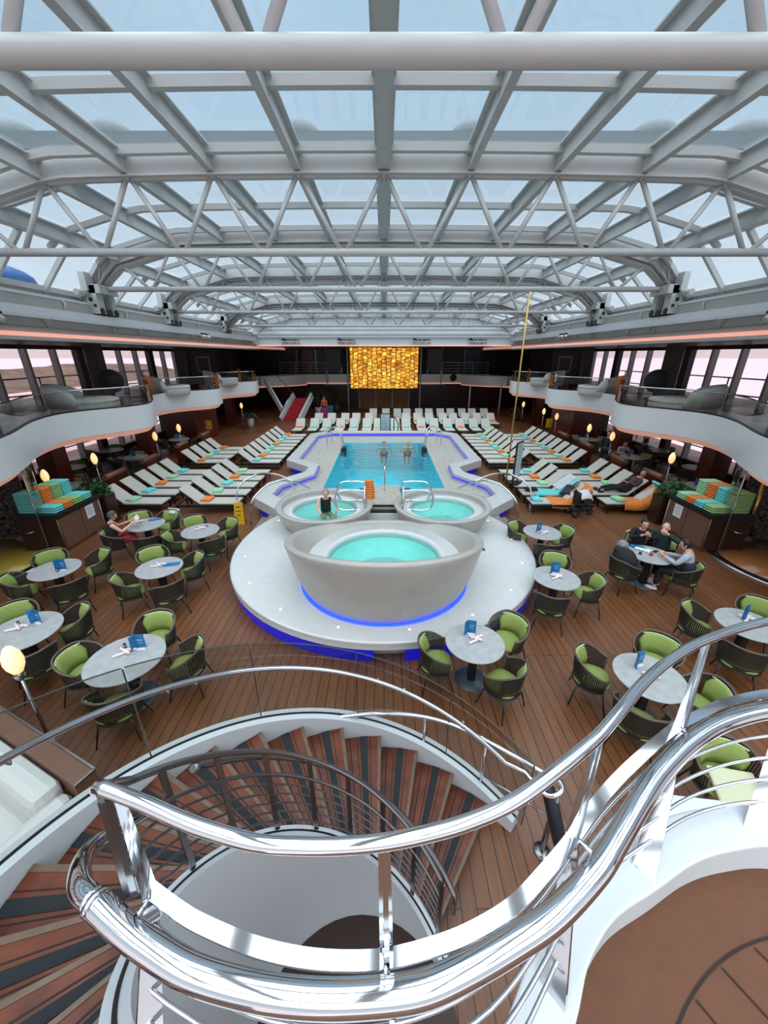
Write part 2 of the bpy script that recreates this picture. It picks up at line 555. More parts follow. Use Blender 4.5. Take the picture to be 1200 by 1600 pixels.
struct('sea', MB().add([(-4000, -1500, -28), (4000, -1500, -28), (4000, 5000, -28), (-4000, 5000, -28)], [(0, 1, 2, 3)]),
       mat('sea_water', (200, 192, 200), 0.35, bump=0.3, bscale=0.2))
hb = MB(); hr = random.Random(3)
prev = None
rows = []
for i in range(60):
    y = -200 + i * 16
    hgt = 8 + 3 * sin(i * 0.35) + hr.random() * 2
    rows.append([V((-330, y, -28)), V((-360, y, -28 + hgt * 0.45)), V((-430, y, -28 + hgt + 6)), V((-560, y, -22 + hgt))])
for i in range(3):
    hb.ribbon([r_[i] for r_ in rows], [r_[i + 1] for r_ in rows])
struct('shore_hill', hb, mat('shore_scrub', (86, 74, 62), 0.9, noise=0.5, nscale=0.06))
ds = MB().box((-180, 120, -27.2), (300, 900, 1.0))
struct('dock_ground', ds, mat('dock_concrete', (168, 152, 150), 0.8, noise=0.3, nscale=0.03))
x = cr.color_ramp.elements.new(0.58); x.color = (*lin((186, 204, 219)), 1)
sun = bpy.data.lights.new('overcast_daylight', 'SUN')
sun.energy = 7.2
sun.angle = R(110)
sun.color = (1.0, 0.98, 0.96)
so = bpy.data.objects.new('overcast_daylight', sun); COL.objects.link(so)
so.rotation_euler = (R(12), 0, 0)
# ================================================================== SETTING
ZU = 2.9                       # upper deck floor
BX, BY0, BY1 = 2.22, 12.4, 21.2  # pool basin
fl = MB()
for (x0, x1, y0, y1) in ((-17, -BX, -4, 40), (BX, 17, -4, 40), (-BX, BX, -4, BY0), (-BX, BX, BY1, 40)):
    fl.add([(x0, y0, 0), (x1, y0, 0), (x1, y1, 0), (x0, y1, 0)], [(0, 1, 2, 3)])
struct('floor', fl, 'deck')

# curved balcony edge (plan), left side; the right side mirrors it
EDGE = crom([(-7.4, -4, 0), (-7.4, 1, 0), (-7.7, 5, 0), (-8.15, 8.0, 0), (-9.5, 10.6, 0), (-9.75, 12.2, 0), (-8.75, 13.9, 0), (-8.9, 15.2, 0), (-10.3, 17.6, 0), (-10.2, 19.4, 0), (-8.95, 20.9, 0), (-9.1, 22.3, 0), (-10.4, 24.3, 0), (-10.1, 26.2, 0), (-8.95, 27.6, 0), (-9.2, 29.2, 0), (-10.6, 31.5, 0), (-10.8, 34, 0), (-9.5, 37, 0), (-9.2, 39, 0)], 8)
def off(pts, d):
    out = []
    for i, p in enumerate(pts):
        t = (pts[min(i + 1, len(pts) - 1)] - pts[max(i - 1, 0)]).normalized()
        out.append(p + V((t.y, -t.x, 0)) * d)
    return out
def mir(pts, s): return [V((p.x * s, p.y, p.z)) for p in pts]
def atz(pts, z): return [V((p.x, p.y, z)) for p in pts]
for s, side in ((1, 'left'), (-1, 'right')):
    E = EDGE
    # slab
    mb = MB()
    inn = mir(E, s)
    outw = [V((-17 * s, p.y, 0)) for p in E]
    mb.ribbon(atz(inn, ZU), atz(outw, ZU), False)
    struct('floor_upper_' + side, mb, 'updeck')
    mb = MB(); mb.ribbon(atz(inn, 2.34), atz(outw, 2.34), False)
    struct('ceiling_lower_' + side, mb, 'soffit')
    # fascia panel, top kerb and lower cove
    out = mir(off(E, 0.06), s)
    back = mir(off(E, -0.08), s)
    lip = mir(off(E, -0.18), s)
    mb = MB()
    rings = [[V((out[i].x, out[i].y, 2.36)), V((out[i].x, out[i].y, 3.15)), V((back[i].x, back[i].y, 3.15)), V((back[i].x, back[i].y, 2.36))] for i in range(len(out))]
    mb.sweep(rings)
    struct('trim_balcony_' + side, mb, 'fascia')
    mb = MB()
    mb.ribbon(atz(out, 2.42), atz(lip, 2.17), True)
    struct('trim_cove_' + side, mb, 'covewash')  # cove surface itself emits, standing in for the LED light falling on it
    mb = MB()
    l2 = mir(off(E, -0.19), s); l3 = mir(off(E, -0.5), s)
    mb.ribbon(atz(l2, 2.17), atz(l3, 2.335), True)
    struct('trim_cove_inner_' + side, mb, 'pinkled')

# outer walls with windows, lower and upper
for s, side in ((-1, 'left'), (1, 'right')):
    X = 14.2 * s
    mb = MB()
    mb.box((X, 18, 0.15), (0.2, 44, 0.3)); mb.box((X, 18, 2.58), (0.2, 44, 0.64)); mb.box((X, 18, 5.25), (0.2, 44, 0.45))
    # solid stretches
    mb.box((X, 33.7, 1.3), (0.2, 11, 2.3)); mb.box((X, 33.7, 4.1), (0.2, 11, 2.5))
    struct('wall_' + side, mb, 'darkwall')
    wn = sroot('window_%d' % (1 if s < 0 else 2))
    for (z0, z1) in ((0.3, 2.26), (2.9, 5.03)):
        y = -4.0; k = 0
        pane = MB(); pane.box((X, 12, (z0 + z1) / 2), (0.012, 32.4, z1 - z0)); pane.obj('pane', 'winglass', wn)
        while y < 28.4:
            wd = 0.42 if k % 4 == 0 else 0.12
            mbx = MB(); mbx.box((X - 0.05 * s, y, (z0 + z1) / 2), (0.26, wd, z1 - z0))
            mbx.obj('mullion', 'steel_grey' if k % 4 else 'darkwall', wn)
            y += 1.45; k += 1
        for zz in (z0 + 0.25, z0 + 0.95):
            t = MB(); t.tube([(X + 1.6 * s, -4, zz), (X + 1.6 * s, 28.4, zz)], 0.03, 6); t.obj('outside_rail', 'black', wn)
        for j in range(12):
            t = MB(); t.tube([(X + 1.6 * s, -3 + j * 2.7, z0 - 0.4), (X + 1.6 * s, -3 + j * 2.7, z0 + 0.95)], 0.03, 6); t.obj('outside_rail_post', 'black', wn)
# upper ceiling over the side decks, cornice and its wall band
for s, side in ((-1, 'left'), (1, 'right')):
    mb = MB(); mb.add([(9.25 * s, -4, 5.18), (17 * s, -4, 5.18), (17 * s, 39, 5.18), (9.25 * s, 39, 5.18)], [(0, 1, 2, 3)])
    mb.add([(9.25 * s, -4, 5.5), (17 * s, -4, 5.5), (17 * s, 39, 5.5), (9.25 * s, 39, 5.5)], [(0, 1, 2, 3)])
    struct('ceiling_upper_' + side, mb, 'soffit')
    mb = MB(); mb.box((9.3 * s, 17.5, 5.31), (0.12, 43, 0.1)); struct('trim_cornice_' + side, mb, 'pinkled')
    mb = MB()
    mb.box((9.4 * s, 17.5, 5.75), (0.15, 43, 0.8)); mb.box((9.32 * s, 17.5, 5.21), (0.18, 43, 0.08))
    struct('wall_band_' + side, mb, 'steel_grey')
    mb = MB()
    mb.box((9.72 * s, 17.5, 6.2), (0.8, 43, 0.12)); mb.box((9.95 * s, 17.5, 6.42), (0.25, 43, 0.4))
    struct('trim_sill_' + side, mb, 'steel_grey')
    # two long travelling rails
    rr = thing('roof_travel_rail', 'pair of long white rails carrying the sliding roof along the %s side' % side, 'rail', (0, 0, 0), group='roof travel rails')
    mb = MB()
    mb.box((9.2 * s, 17.3, 5.93), (0.16, 42.6, 0.1)); mb.box((9.17 * s, 17.3, 5.82), (0.1, 42.6, 0.12)); mb.box((9.22 * s, 17.3, 5.74), (0.18, 42.6, 0.05))
    mb.obj('lower_rail', 'white', rr)
    mb = MB(); mb.box((9.35 * s, 17.3, 6.3), (0.1, 42.6, 0.07)); mb.obj('upper_rail', 'white', rr)
    for k in range(14):
        mb = MB(); mb.tube([(9.35 * s, 1 + k * 2.9, 6.27), (9.25 * s, 1 + k * 2.9, 6.2), (9.3 * s, 1 + k * 2.9, 6.02), (9.4 * s, 1 + k * 2.9, 6.0)], 0.03, 6)
        mb.obj('bracket', 'steel_white', rr)
    for k in range(22):
        y = 6 + k * 1.45
        if k % 3 == 2: continue
        hk = MB()
        if k % 3 == 0:
            hk.tube([V((9.28 * s, y + 0.16 * cos(a), 5.6 + 0.13 * sin(a))) for a in [i * 0.5 for i in range(11)]], 0.02, 6)
            o = hk.obj('hose_loop', 'steel_grey')
            tag(o, 'grey hose loop hanging under the %s roof rail, %d from the near end' % (side, k // 3 + 1), 'hose', 'hose loops under the roof rails')
        else:
            hk.add([(9.3 * s, y - 0.18, 5.75), (9.3 * s, y + 0.18, 5.75), (9.3 * s, y, 5.5), (9.1 * s, y, 5.75)], [(0, 1, 2), (0, 3, 2), (3, 1, 2), (0, 1, 3)])
            o = hk.obj('gusset', 'steel_grey', rr)

# spotlight clusters
def spot_cluster(x, y, z, n, label, rz=0):
    t = thing('spotlight_cluster', label, 'spotlight', (x, y, z), rz, 'spotlight clusters')
    b = MB(); b.box((0, 0, 0.2), (n * 0.26, 0.06, 0.06)); b.box((-n * 0.1, 0.06, 0.26), (0.2, 0.12, 0.12)); b.obj('bracket', 'black', t)
    for i in range(n):
        k = MB(); xx = (i - (n - 1) / 2) * 0.28
        k.tube([(xx, 0.02, 0.14), (xx + 0.02, -0.1, 0.02)], 0.07, 10); k.tube([(xx, 0.02, 0.14), (xx, 0.02, 0.2)], 0.025, 6)
        k.obj('lamp', 'chrome' if i % 2 else 'steel_white', t)
for s, nm in ((-1, 'left'), (1, 'right')):
    p = A(600 + s * 508, 513, 11.0)
    spot_cluster(9.15 * s, 9.9, 5.55, 3, 'cluster of chrome spotlights on the near %s cornice' % nm, -s * PI / 2)
    spot_cluster(9.15 * s, 21.5, 5.6, 4, 'cluster of small spotlights on the far %s cornice' % nm, -s * PI / 2)

# ------------------------------------------------------------------ far wall
YF = 39.0
mb = MB(); mb.box((0, YF + 0.1, 1.5), (34, 0.2, 3.0)); struct('wall_far_lower', mb, 'mahog2')
mb = MB(); mb.box((0, YF + 0.1, 4.2), (34, 0.2, 2.6)); struct('wall_far_upper', mb, 'darkwall')
mb = MB(); mb.add([(-9.6, 36.8, ZU), (9.6, 36.8, ZU), (9.6, YF, ZU), (-9.6, YF, ZU)], [(0, 1, 2, 3)]); struct('floor_upper_far', mb, 'updeck')
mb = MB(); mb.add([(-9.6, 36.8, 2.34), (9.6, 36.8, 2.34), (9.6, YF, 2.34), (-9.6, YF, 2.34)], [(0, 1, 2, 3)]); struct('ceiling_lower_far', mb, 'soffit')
mb = MB(); mb.box((0, 36.8, 2.85), (19, 0.12, 0.72)); struct('trim_balcony_far', mb, 'fascia')
mb = MB(); mb.box((0, 36.78, 2.44), (19, 0.1, 0.1)); struct('trim_cove_far', mb, 'pinkled')
# upper bay front: white band above the far opening
mb = MB(); mb.box((0, 30.4, 5.74), (18.4, 0.15, 0.62)); mb.add([(-9.2, 30.4, 5.46), (9.2, 30.4, 5.46), (9.2, YF, 5.46), (-9.2, YF, 5.46)], [(0, 1, 2, 3)])
struct('wall_band_far', mb, 'white')
mb = MB(); mb.box((0, 30.32, 5.44), (18.4, 0.06, 0.07)); struct('trim_cornice_far', mb, 'pinkled')
mb = MB(); mb.box((0, 30.2, 6.75), (18.6, 0.12, 1.5)); mb.box((0, 30.12, 6.22), (18.8, 0.1, 0.1)); mb.box((0, 30.12, 6.5), (18.8, 0.06, 0.05))
struct('wall_end_panel', mb, 'white')
mb = MB()
for k in range(-9, 10):
    mb.box((k * 1.0, 30.13, 6.9), (0.02, 0.02, 0.75))
struct('trim_panel_joints', mb, 'steel_grey')
for i, x in enumerate((-8.2, -3.3, 3.3, 8.2)):
    spot_cluster(x * 0.82, 30.15, 5.6, 5, 'dark spotlight cluster on the far band, %s from the left' % ('first', 'second', 'third', 'fourth')[i])

# far upper storey details
ins = thing('upper_lounge_front', 'dark shop-like lounge front on the upper deck behind the big screen', 'facade', (0, YF - 0.05, ZU))
for (x, wd, m_) in ((-8.4, 1.2, 'darkwall'), (-7.2, 1.4, 'mahog'), (-5.3, 2.2, 'bluewall'), (5.0, 1.0, 'mahog'), (6.8, 1.2, 'darkwall'), (8.4, 1.3, 'bluewall')):
    b = MB(); b.box((x, -0.05, 1.2), (wd, 0.1, 2.3)); b.obj('panel', m_, ins)
for x in (-8.2, -6.4, -4.0, 4.1, 7.6):
    b = MB(); b.box((x, -0.12, 1.2), (0.06, 0.06, 2.35)); b.obj('mullion', 'brushed', ins)
ent = thing('glass_entrance', 'glass double doors with warm wood behind, under the big screen', 'door', (0, YF, 0))
for x in (-2.4, -0.8, 0.8, 2.4):
    b = MB(); b.box((x, -0.1, 1.15), (0.14, 0.12, 2.3)); b.obj('frame', 'steel_grey', ent)
for x in (-1.6, 0, 1.6):
    b = MB(); b.box((x, -0.04, 1.15), (1.46, 0.03, 2.3)); b.obj('door_panel', mat('entrance_wood', (140, 88, 40), 0.3, noise=0.3, nscale=2), ent)
b = MB(); b.ball((-0.4, -0.4, 2.0), 0.18); tag(b.obj('ceiling_lamp', 'egg'), 'small round lamp glowing in the entrance under the screen', 'lamp').location = (0, YF, 0)
for x in (-1.9, 1.9):
    pass
# screen
SX0, SX1 = A(547.5, 575, 36.5).x, A(653, 575, 36.5).x
SZ1, SZ0 = A(600, 543.5, 36.5).z, A(600, 606.5, 36.5).z
scr = thing('video_screen', 'big video screen showing golden wooden blocks', 'screen', ((SX0 + SX1) / 2, 36.4, SZ0))
b = MB(); b.box((0, 0, (SZ1 - SZ0) / 2), (SX1 - SX0, 0.04, SZ1 - SZ0)); b.obj('display', 'screen', scr)
b = MB(); b.box((0, 0.15, (SZ1 - SZ0) / 2), (SX1 - SX0 + 0.14, 0.22, SZ1 - SZ0 + 0.14)); b.obj('housing', 'black', scr)
for s in (-1, 1):
    b = MB(); x = s * ((SX1 - SX0) / 2 + 0.25)
    b.tube([(x, 0.1, -SZ0), (x, 0.1, SZ1 - SZ0)], 0.07, 8); b.obj('support_post', 'steel_white', scr)
    b = MB(); b.box((s * ((SX1 - SX0) / 2 + 1.5), 0.1, (SZ1 - SZ0) * 0.72), (1.3, 0.3, (SZ1 - SZ0) * 0.5)); b.obj('loudspeaker', mat('speaker_grey', (70, 72, 74), 0.6, noise=0.2, nscale=40), scr)
    b = MB()
    xo = s * ((SX1 - SX0) / 2 + 2.1)
    b.tube([(xo, 0.1, -SZ0 + 2.3), (xo, 0.1, SZ1 - SZ0)], 0.05, 8); b.tube([(x, 0.1, -SZ0 + 2.35), (xo + 0.4 * s, 0.1, -SZ0 + 2.35)], 0.06, 8)
    b.obj('side_frame', 'steel_white', scr)
# far balcony railing on both sides of screen
for s, nm in ((-1, 'left'), (1, 'right')):
    t = thing('balcony_railing', 'white metal railing on the far balcony, %s of the screen' % nm, 'railing', (s * 6.6, 36.7, 3.2), group='far balcony railings')
    for zz in (0.25, 0.5, 0.75, 1.0):
        b = MB(); b.tube([(-2.7, 0, zz), (2.7, 0, zz)], 0.02 if zz < 1 else 0.035, 6); b.obj('rail', 'steel_grey', t)
    for k in range(5):
        b = MB(); b.tube([(-2.7 + k * 1.35, 0, 0), (-2.7 + k * 1.35, 0, 1.0)], 0.03, 6); b.obj('post', 'steel_grey', t)
# lifebuoy-like dark loudspeaker on far fascia
b = MB(); b.lathe([(0.02, 0), (0.22, 0), (0.3, 0.12), (0.22, 0.2), (0.02, 0.2)], n=16)
o = b.obj('round_loudspeaker', 'black'); tag(o, 'small round dark loudspeaker on the far white fascia', 'loudspeaker')
q = A(708, 590, 36.6); o.location = (q.x, 36.6, q.z); o.rotation_euler = (PI / 2, 0, 0)
for (u, v) in ((735, 603), (783, 607)):
    q = A(u, v, 34.0)
    b = MB(); b.tube([(0, 0, 0), (0, 0, 2.4)], 0.06, 8)
    o = b.obj('slim_post', 'steel_white'); o.location = (q.x, 34.0, 0)
    tag(o, 'slim white post under the far right balcony, %s' % ('nearer the screen' if u < 760 else 'nearer the side wall'), 'post', 'slim white posts')
# far right and left balcony bulges
for s, nm in ((-1, 'left'), (1, 'right')):
    P = crom([(s * 7.0, 36.7, 0), (s * 8.0, 35.3, 0), (s * 9.2, 34.4, 0), (s * 10.4, 34.2, 0)], 8)
    mb = MB(); mb.sweep([[V((p.x, p.y, 2.36)), V((p.x, p.y, 3.15)), V((p.x, p.y + 0.12, 3.15)), V((p.x, p.y + 0.12, 2.36))] for p in P])
    struct('trim_balcony_bulge_' + nm, mb, 'fascia')
    mb = MB(); mb.ribbon(atz(P, 2.36), [V((p.x, p.y + 0.16, 2.27)) for p in P]); struct('trim_cove_bulge_' + nm, mb, 'pinkled')
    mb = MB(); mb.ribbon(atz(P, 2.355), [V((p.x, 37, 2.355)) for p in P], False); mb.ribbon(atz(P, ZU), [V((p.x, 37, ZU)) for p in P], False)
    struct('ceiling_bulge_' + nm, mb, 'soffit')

# ------------------------------------------------------------------ roof
RS = 1.665
def rz_(x):
    x = abs(x)
    if x < 6.4: return -0.002 * x * x
    if x < 8.6: return -0.08 - (x - 6.4) * 0.25
    return -0.63 - (x - 8.6) * 1.12
def roof_profile(n=40, xm=9.75):
    xs = [-xm + 2 * xm * i / n for i in range(n + 1)]
    return xs
# (near y, far y, glass height)
SECT = [(-3.0, 9.4, 8.42), (9.55, 14.2, 8.42), (14.35, 18.6, 8.25), (18.75, 24.7, 7.95), (24.85, 30.2, 7.65)]
for si, (y0, y1, zg) in enumerate(SECT):
    root = sroot('ceiling_section_%d' % (si + 1))
    # end beam
    xs = roof_profile(44)
    for ye, dep, nm in ((y1, 0.36, 'end_beam'), (y0, 0.30, 'start_beam')):
        mb = MB()
        rings = []
        for x in xs:
            z = zg + rz_(x)
            rings.append([V((x, ye - 0.07, z - dep)), V((x, ye + 0.07, z - dep)), V((x, ye + 0.07, z - 0.03)), V((x, ye - 0.07, z - 0.03))])
        mb.sweep(rings)
        mb2 = [[V((x, ye - 0.16, zg + rz_(x) - dep - 0.03)), V((x, ye + 0.16, zg + rz_(x) - dep - 0.03)), V((x, ye + 0.16, zg + rz_(x) - dep)), V((x, ye - 0.16, zg + rz_(x) - dep))] for x in xs]
        mb.sweep(mb2)
        mb.obj(nm, 'steel_white', root)
    # longitudinal ribs (I-section)
    for k in range(-5, 6):
        x = k * RS
        if abs(x) > 9.6: continue
        z = zg + rz_(x)
        mb = MB()
        wd = 0.13 if k else 0.24
        mb.box((x, (y0 + y1) / 2, z - 0.17), (0.05 if k else 0.18, y1 - y0, 0.28))
        mb.box((x, (y0 + y1) / 2, z - 0.325), (wd, y1 - y0, 0.03))
        mb.box((x, (y0 + y1) / 2, z - 0.025), (wd + 0.1, y1 - y0, 0.03))
        mb.obj('rib', 'steel_white', root)
    # purlins
    n = max(2, round((y1 - y0) / 1.75))
    for j in range(1, n + 1):
        y = y1 - 0.28 - (j - 1) * 1.85 if si < 2 else y0 + (y1 - y0) * j / (n + 0.3)
        if y < y0 + 0.2: break
        mb = MB()
        rings = [[V((x, y - 0.06, zg + rz_(x) - 0.13)), V((x, y + 0.06, zg + rz_(x) - 0.13)), V((x, y + 0.09, zg + rz_(x) - 0.01)), V((x, y - 0.09, zg + rz_(x) - 0.01))] for x in xs[2:-2]]
        mb.sweep(rings); mb.obj('purlin', 'steel_white', root)
    # glass
    mb = MB()
    gx = [x for x in xs if abs(x) <= 8.7]
    mb.ribbon([V((x, y0, zg + rz_(x))) for x in gx], [V((x, y1, zg + rz_(x))) for x in gx], False)
    mb.obj('glass', 'roofglass', root)
    # side window band
    for s in (-1, 1):
        zt = zg + rz_(8.7); zb = 6.6
        mb = MB(); mb.add([(8.72 * s, y0, zt), (8.72 * s, y1, zt), (9.85 * s, y1, zb), (9.85 * s, y0, zb)], [(0, 1, 2, 3)])
        mb.obj('side_glass', 'roofglass', root)
        nw = max(3, round((y1 - y0) / 1.35))
        for j in range(nw + 1):
            y = y0 + (y1 - y0) * j / nw
            wd = 0.5 if j in (0, nw) else 0.1
            mb = MB()
            mb.bar((8.66 * s, y, zt + 0.05), (9.8 * s, y, zb - 0.1), wd, 0.12, up=V((s, 0, 1)))
            mb.obj('side_mullion', 'steel_white', root)
        mb = MB(); mb.box((8.7 * s, (y0 + y1) / 2, zt), (0.22, y1 - y0, 0.16)); mb.box((9.82 * s, (y0 + y1) / 2, zb - 0.03), (0.2, y1 - y0, 0.14))
        mb.obj('edge_beam', 'steel_white', root)
    if si >= 2:
        # closed gable strip between this section and the lower one behind it
        zn = 7.55 if si == 2 else (7.3 if si == 3 else 6.9)
        mb = MB()
        xx = [x for x in xs if abs(x) < 9.3]
        mb.ribbon([V((x, y1 + 0.1, zg + rz_(x) - 0.38)) for x in xx], [V((x, y1 + 0.1, min(zg + rz_(x) - 0.4, zn + rz_(x) * 0.6))) for x in xx], False)
        mb.obj('gable_strip', 'white', root)
# coaming outside, seen through the glass
mb = MB(); mb.box((0, 10.2, 8.8), (19, 0.5, 0.28)); struct('trim_roof_coaming', mb, 'funnel')
for i, (u, rx) in enumerate(((30, -1), (178, -1), (470, -1), (735, 1), (1015, 1), (1160, 1))):
    q = A(u, 212, 10.6)
    mb = MB(); mb.ball((0, 0, 0), (0.5, 0.6, 0.36), 12, 8)
    o = mb.obj('roof_vent', 'funnel'); o.location = (q.x, 10.6, 8.98)
    tag(o, 'rounded grey vent hood on the roof outside the glass, %s of six from the left' % ('first', 'second', 'third', 'fourth', 'fifth', 'sixth')[i], 'vent', 'roof vent hoods')
# trusses
TR = [(3.45, 6.63, 8.06, 0.165, 0.075), (9.4, 6.77, 8.06, 0.15, 0.085), (14.2, 6.77, 8.0, 0.16, 0.08), (18.6, 6.52, 7.85, 0.13, 0.07), (24.7, 6.38, 7.5, 0.12, 0.07), (30.0, 6.4, 7.2, 0.12, 0.06)]
ORD = ['nearest', 'second', 'third', 'fourth', 'fifth', 'sixth']
for i, (y, zb, zt, D, d2) in enumerate(TR[:5]):
    t = thing('roof_truss', 'white tubular truss spanning the glass roof, %s from the viewer' % ORD[i], 'truss', (0, y, zb), group='white tubular roof trusses')
    b = MB(); b.tube([(-9.15, 0, 0), (9.15, 0, 0)], D / 2, 20); b.obj('bottom_chord', 'steel_white', t)
    for k in range(-6, 6):
        xb = (k + 0.5) * RS
        if abs(xb) > 8.9: continue
        for dx in (-0.5, 0.5):
            xt = xb + dx * RS
            z1 = zt - zb + rz_(xt)
            if abs(xt) > 8.8: z1 = zt - zb + rz_(8.8)
            b = MB(); b.tube([(xb + dx * 0.1, 0, 0.0), (xt - dx * 0.06, 0, z1)], d2 / 2 * 1.15, 10); b.obj('brace', 'steel_white', t)
    if i >= 1:
        b = MB(); b.tube([(x, 0, zt - zb + rz_(x) - 0.02) for x in roof_profile(30, 9.0)], D / 2 * 0.6, 8); b.obj('top_chord', 'steel_white', t)
# twin truss braces behind the second span
# roof carriages where the third truss meets the rail
for ti, (y, sc_) in enumerate(((14.2, 1.0), (9.4, 1.0), (18.6, 0.8), (24.7, 0.75))):
    for s, nm in ((-1, 'left'), (1, 'right')):
        t = thing('roof_carriage', 'grey wheeled carriage clamping the %s truss to the %s rail' % (('third', 'second', 'fourth', 'fifth')[ti], nm), 'carriage', (9.2 * s, y, 5.98), 0, 'roof carriages')
        b = MB()
        b.box((0, -0.3, 0.45), (0.3, 0.3, 0.8)); b.box((0, 0.35, 0.5), (0.28, 0.22, 0.9)); b.box((-0.08 * s, 0, 0.75), (0.45, 0.9, 0.25)); b.box((0.12 * s, -0.35, 0.95), (0.2, 0.35, 0.5))
        b.tube([(0.1 * s, -0.5, 0.62), (0.1 * s, -0.95, 0.6)], 0.09, 10)
        b.obj('housing', 'steel_white', t)
        for (yy, zz) in ((-0.32, 0.12), (0.05, 0.1), (0.38, 0.12)):
            b = MB(); b.tube([(-0.16, yy, zz), (0.16, yy, zz)], 0.11, 12); b.obj('wheel', 'black', t)
        b = MB(); b.tube([(-0.1 * s, -0.1, 0.9), (-0.35 * s, -0.15, 1.7)], 0.035, 8); b.tube([(-0.1 * s, 0.2, 0.9), (0.1 * s, 0.25, 1.6)], 0.035, 8)
        b.obj('strut', 'steel_white', t)
        b = MB(); b.box((0.05 * s, -0.46, 0.45), (0.1, 0.04, 0.1)); b.box((-0.05 * s, -0.46, 0.28), (0.08, 0.04, 0.08)); b.obj('bolt_plate', 'black', t)
# blue tarpaulin bundle outside, left
b = MB(); b.ball((0, 0, 0), (0.5, 1.0, 0.35), 14, 8)
o = b.obj('tarpaulin_bundle', 'bluecover'); q = A(33, 437, 12.2); o.location = (q.x - 0.65, 12.4, q.z + 0.05)
tag(o, 'blue covered bundle outside the left roof window', 'tarpaulin')
# ================================================================== POOL
pool = thing('swimming_pool', 'rectangular turquoise swimming pool with white stepped coping in the middle of the deck', 'pool', (0, 0, 0))
ZC = 0.55
OUT = [(-3.4, 23.5), (-4.3, 22.6), (-4.3, 16.5), (-3.1, 15.35), (-3.15, 14.6), (-4.2, 13.2), (-4.25, 11.7), (-3.2, 10.6)]
INN = [(-3.05, 22.95), (-3.8, 22.2), (-3.8, 16.75), (-2.75, 15.75), (-2.7, 14.35), (-3.65, 12.95), (-3.7, 12.0), (-2.75, 11.1)]
def mirror_loop(L): return [V((x, y, 0)) for x, y in L] + [V((-x, y, 0)) for x, y in reversed(L)]
mb = MB()
Lo, Li = OUT, INN
for s in (-1, 1):
    o_ = [V((-x * s, y, 0)) for x, y in Lo]; i_ = [V((-x * s, y, 0)) for x, y in Li]
    rings = [[V((o_[k].x, o_[k].y, 0.22)), V((o_[k].x, o_[k].y, ZC)), V((i_[k].x, i_[k].y, ZC)), V((i_[k].x, i_[k].y, 0.22))] for k in range(len(o_))]
    mb.sweep(rings)
mb.sweep([[V((x, 23.5, 0.22)), V((x, 23.5, ZC)), V((x, 22.95, ZC)), V((x, 22.95, 0.22))] for x in (-3.4, 3.4)])
mb.obj('coping', 'stone', pool, bevel=0.02)
mb = MB()
for s in (-1, 1):
    o_ = [V((-x * 0.955 * s, y, 0)) for x, y in Lo]
    mb.sweep([[V((p.x, p.y, 0.0)), V((p.x, p.y, 0.24)), V((p.x * 0.99, p.y, 0.24)), V((p.x * 0.99, p.y, 0.0))] for p in o_])
mb.obj('glow_plinth', 'blueglass', pool)
# violet strip under the inner coping edge
mb = MB()
for s in (-1, 1):
    i_ = [V((-x * 0.985 * s, y - 0.02, 0)) for x, y in Li]
    mb.ribbon(atz(i_, 0.385), atz(i_, 0.455), False)
mb.ribbon([V((-3.0, 22.9, 0.36)), V((3.0, 22.9, 0.36))], [V((-3.0, 22.9, 0.47)), V((3.0, 22.9, 0.47))], False)
mb.obj('light_strip', 'violetled', pool)
# inner ledge floor with basin opening
mb = MB()
ZL = 0.31
for s in (-1, 1):
    i_ = [V((-x * s, y, ZL)) for x, y in Li]
    b_ = [V((BX * -s * -1, min(BY1, max(BY0, y)), ZL)) for x, y in Li]
    b_ = [V((abs(BX) * (1 if i_[k].x > 0 else -1), b_[k].y, ZL)) for k in range(len(i_))]
    mb.ribbon(i_, b_, False)
mb.add([(-3.05, 22.95, ZL), (3.05, 22.95, ZL), (BX, BY1, ZL), (-BX, BY1, ZL)], [(0, 1, 2, 3)])
mb.add([(-2.75, 11.1, ZL), (2.75, 11.1, ZL), (BX, BY0, ZL), (-BX, BY0, ZL)], [(0, 1, 2, 3)])
mb.obj('ledge', 'ledge', pool)
mb = MB()
D = -1.2
mb.add([(-BX, BY0, D), (BX, BY0, D), (BX, BY1, D), (-BX, BY1, D), (-BX, BY0, ZL), (BX, BY0, ZL), (BX, BY1, ZL), (-BX, BY1, ZL)],
       [(0, 1, 2, 3), (0, 4, 5, 1), (1, 5, 6, 2), (2, 6, 7, 3), (3, 7, 4, 0)])
mb.obj('basin', 'pooltile', pool)
mb = MB(); mb.add([(-BX, BY0, 0.27), (BX, BY0, 0.27), (BX, BY1, 0.27), (-BX, BY1, 0.27)], [(0, 1, 2, 3)])
mb.obj('water', 'poolwater', pool)
for x in (-0.8, 0.9):
    mb = MB(); mb.box((x, 17.4, D + 0.03), (0.75, 0.45, 0.05)); mb.obj('floor_drain', 'brushed', pool)
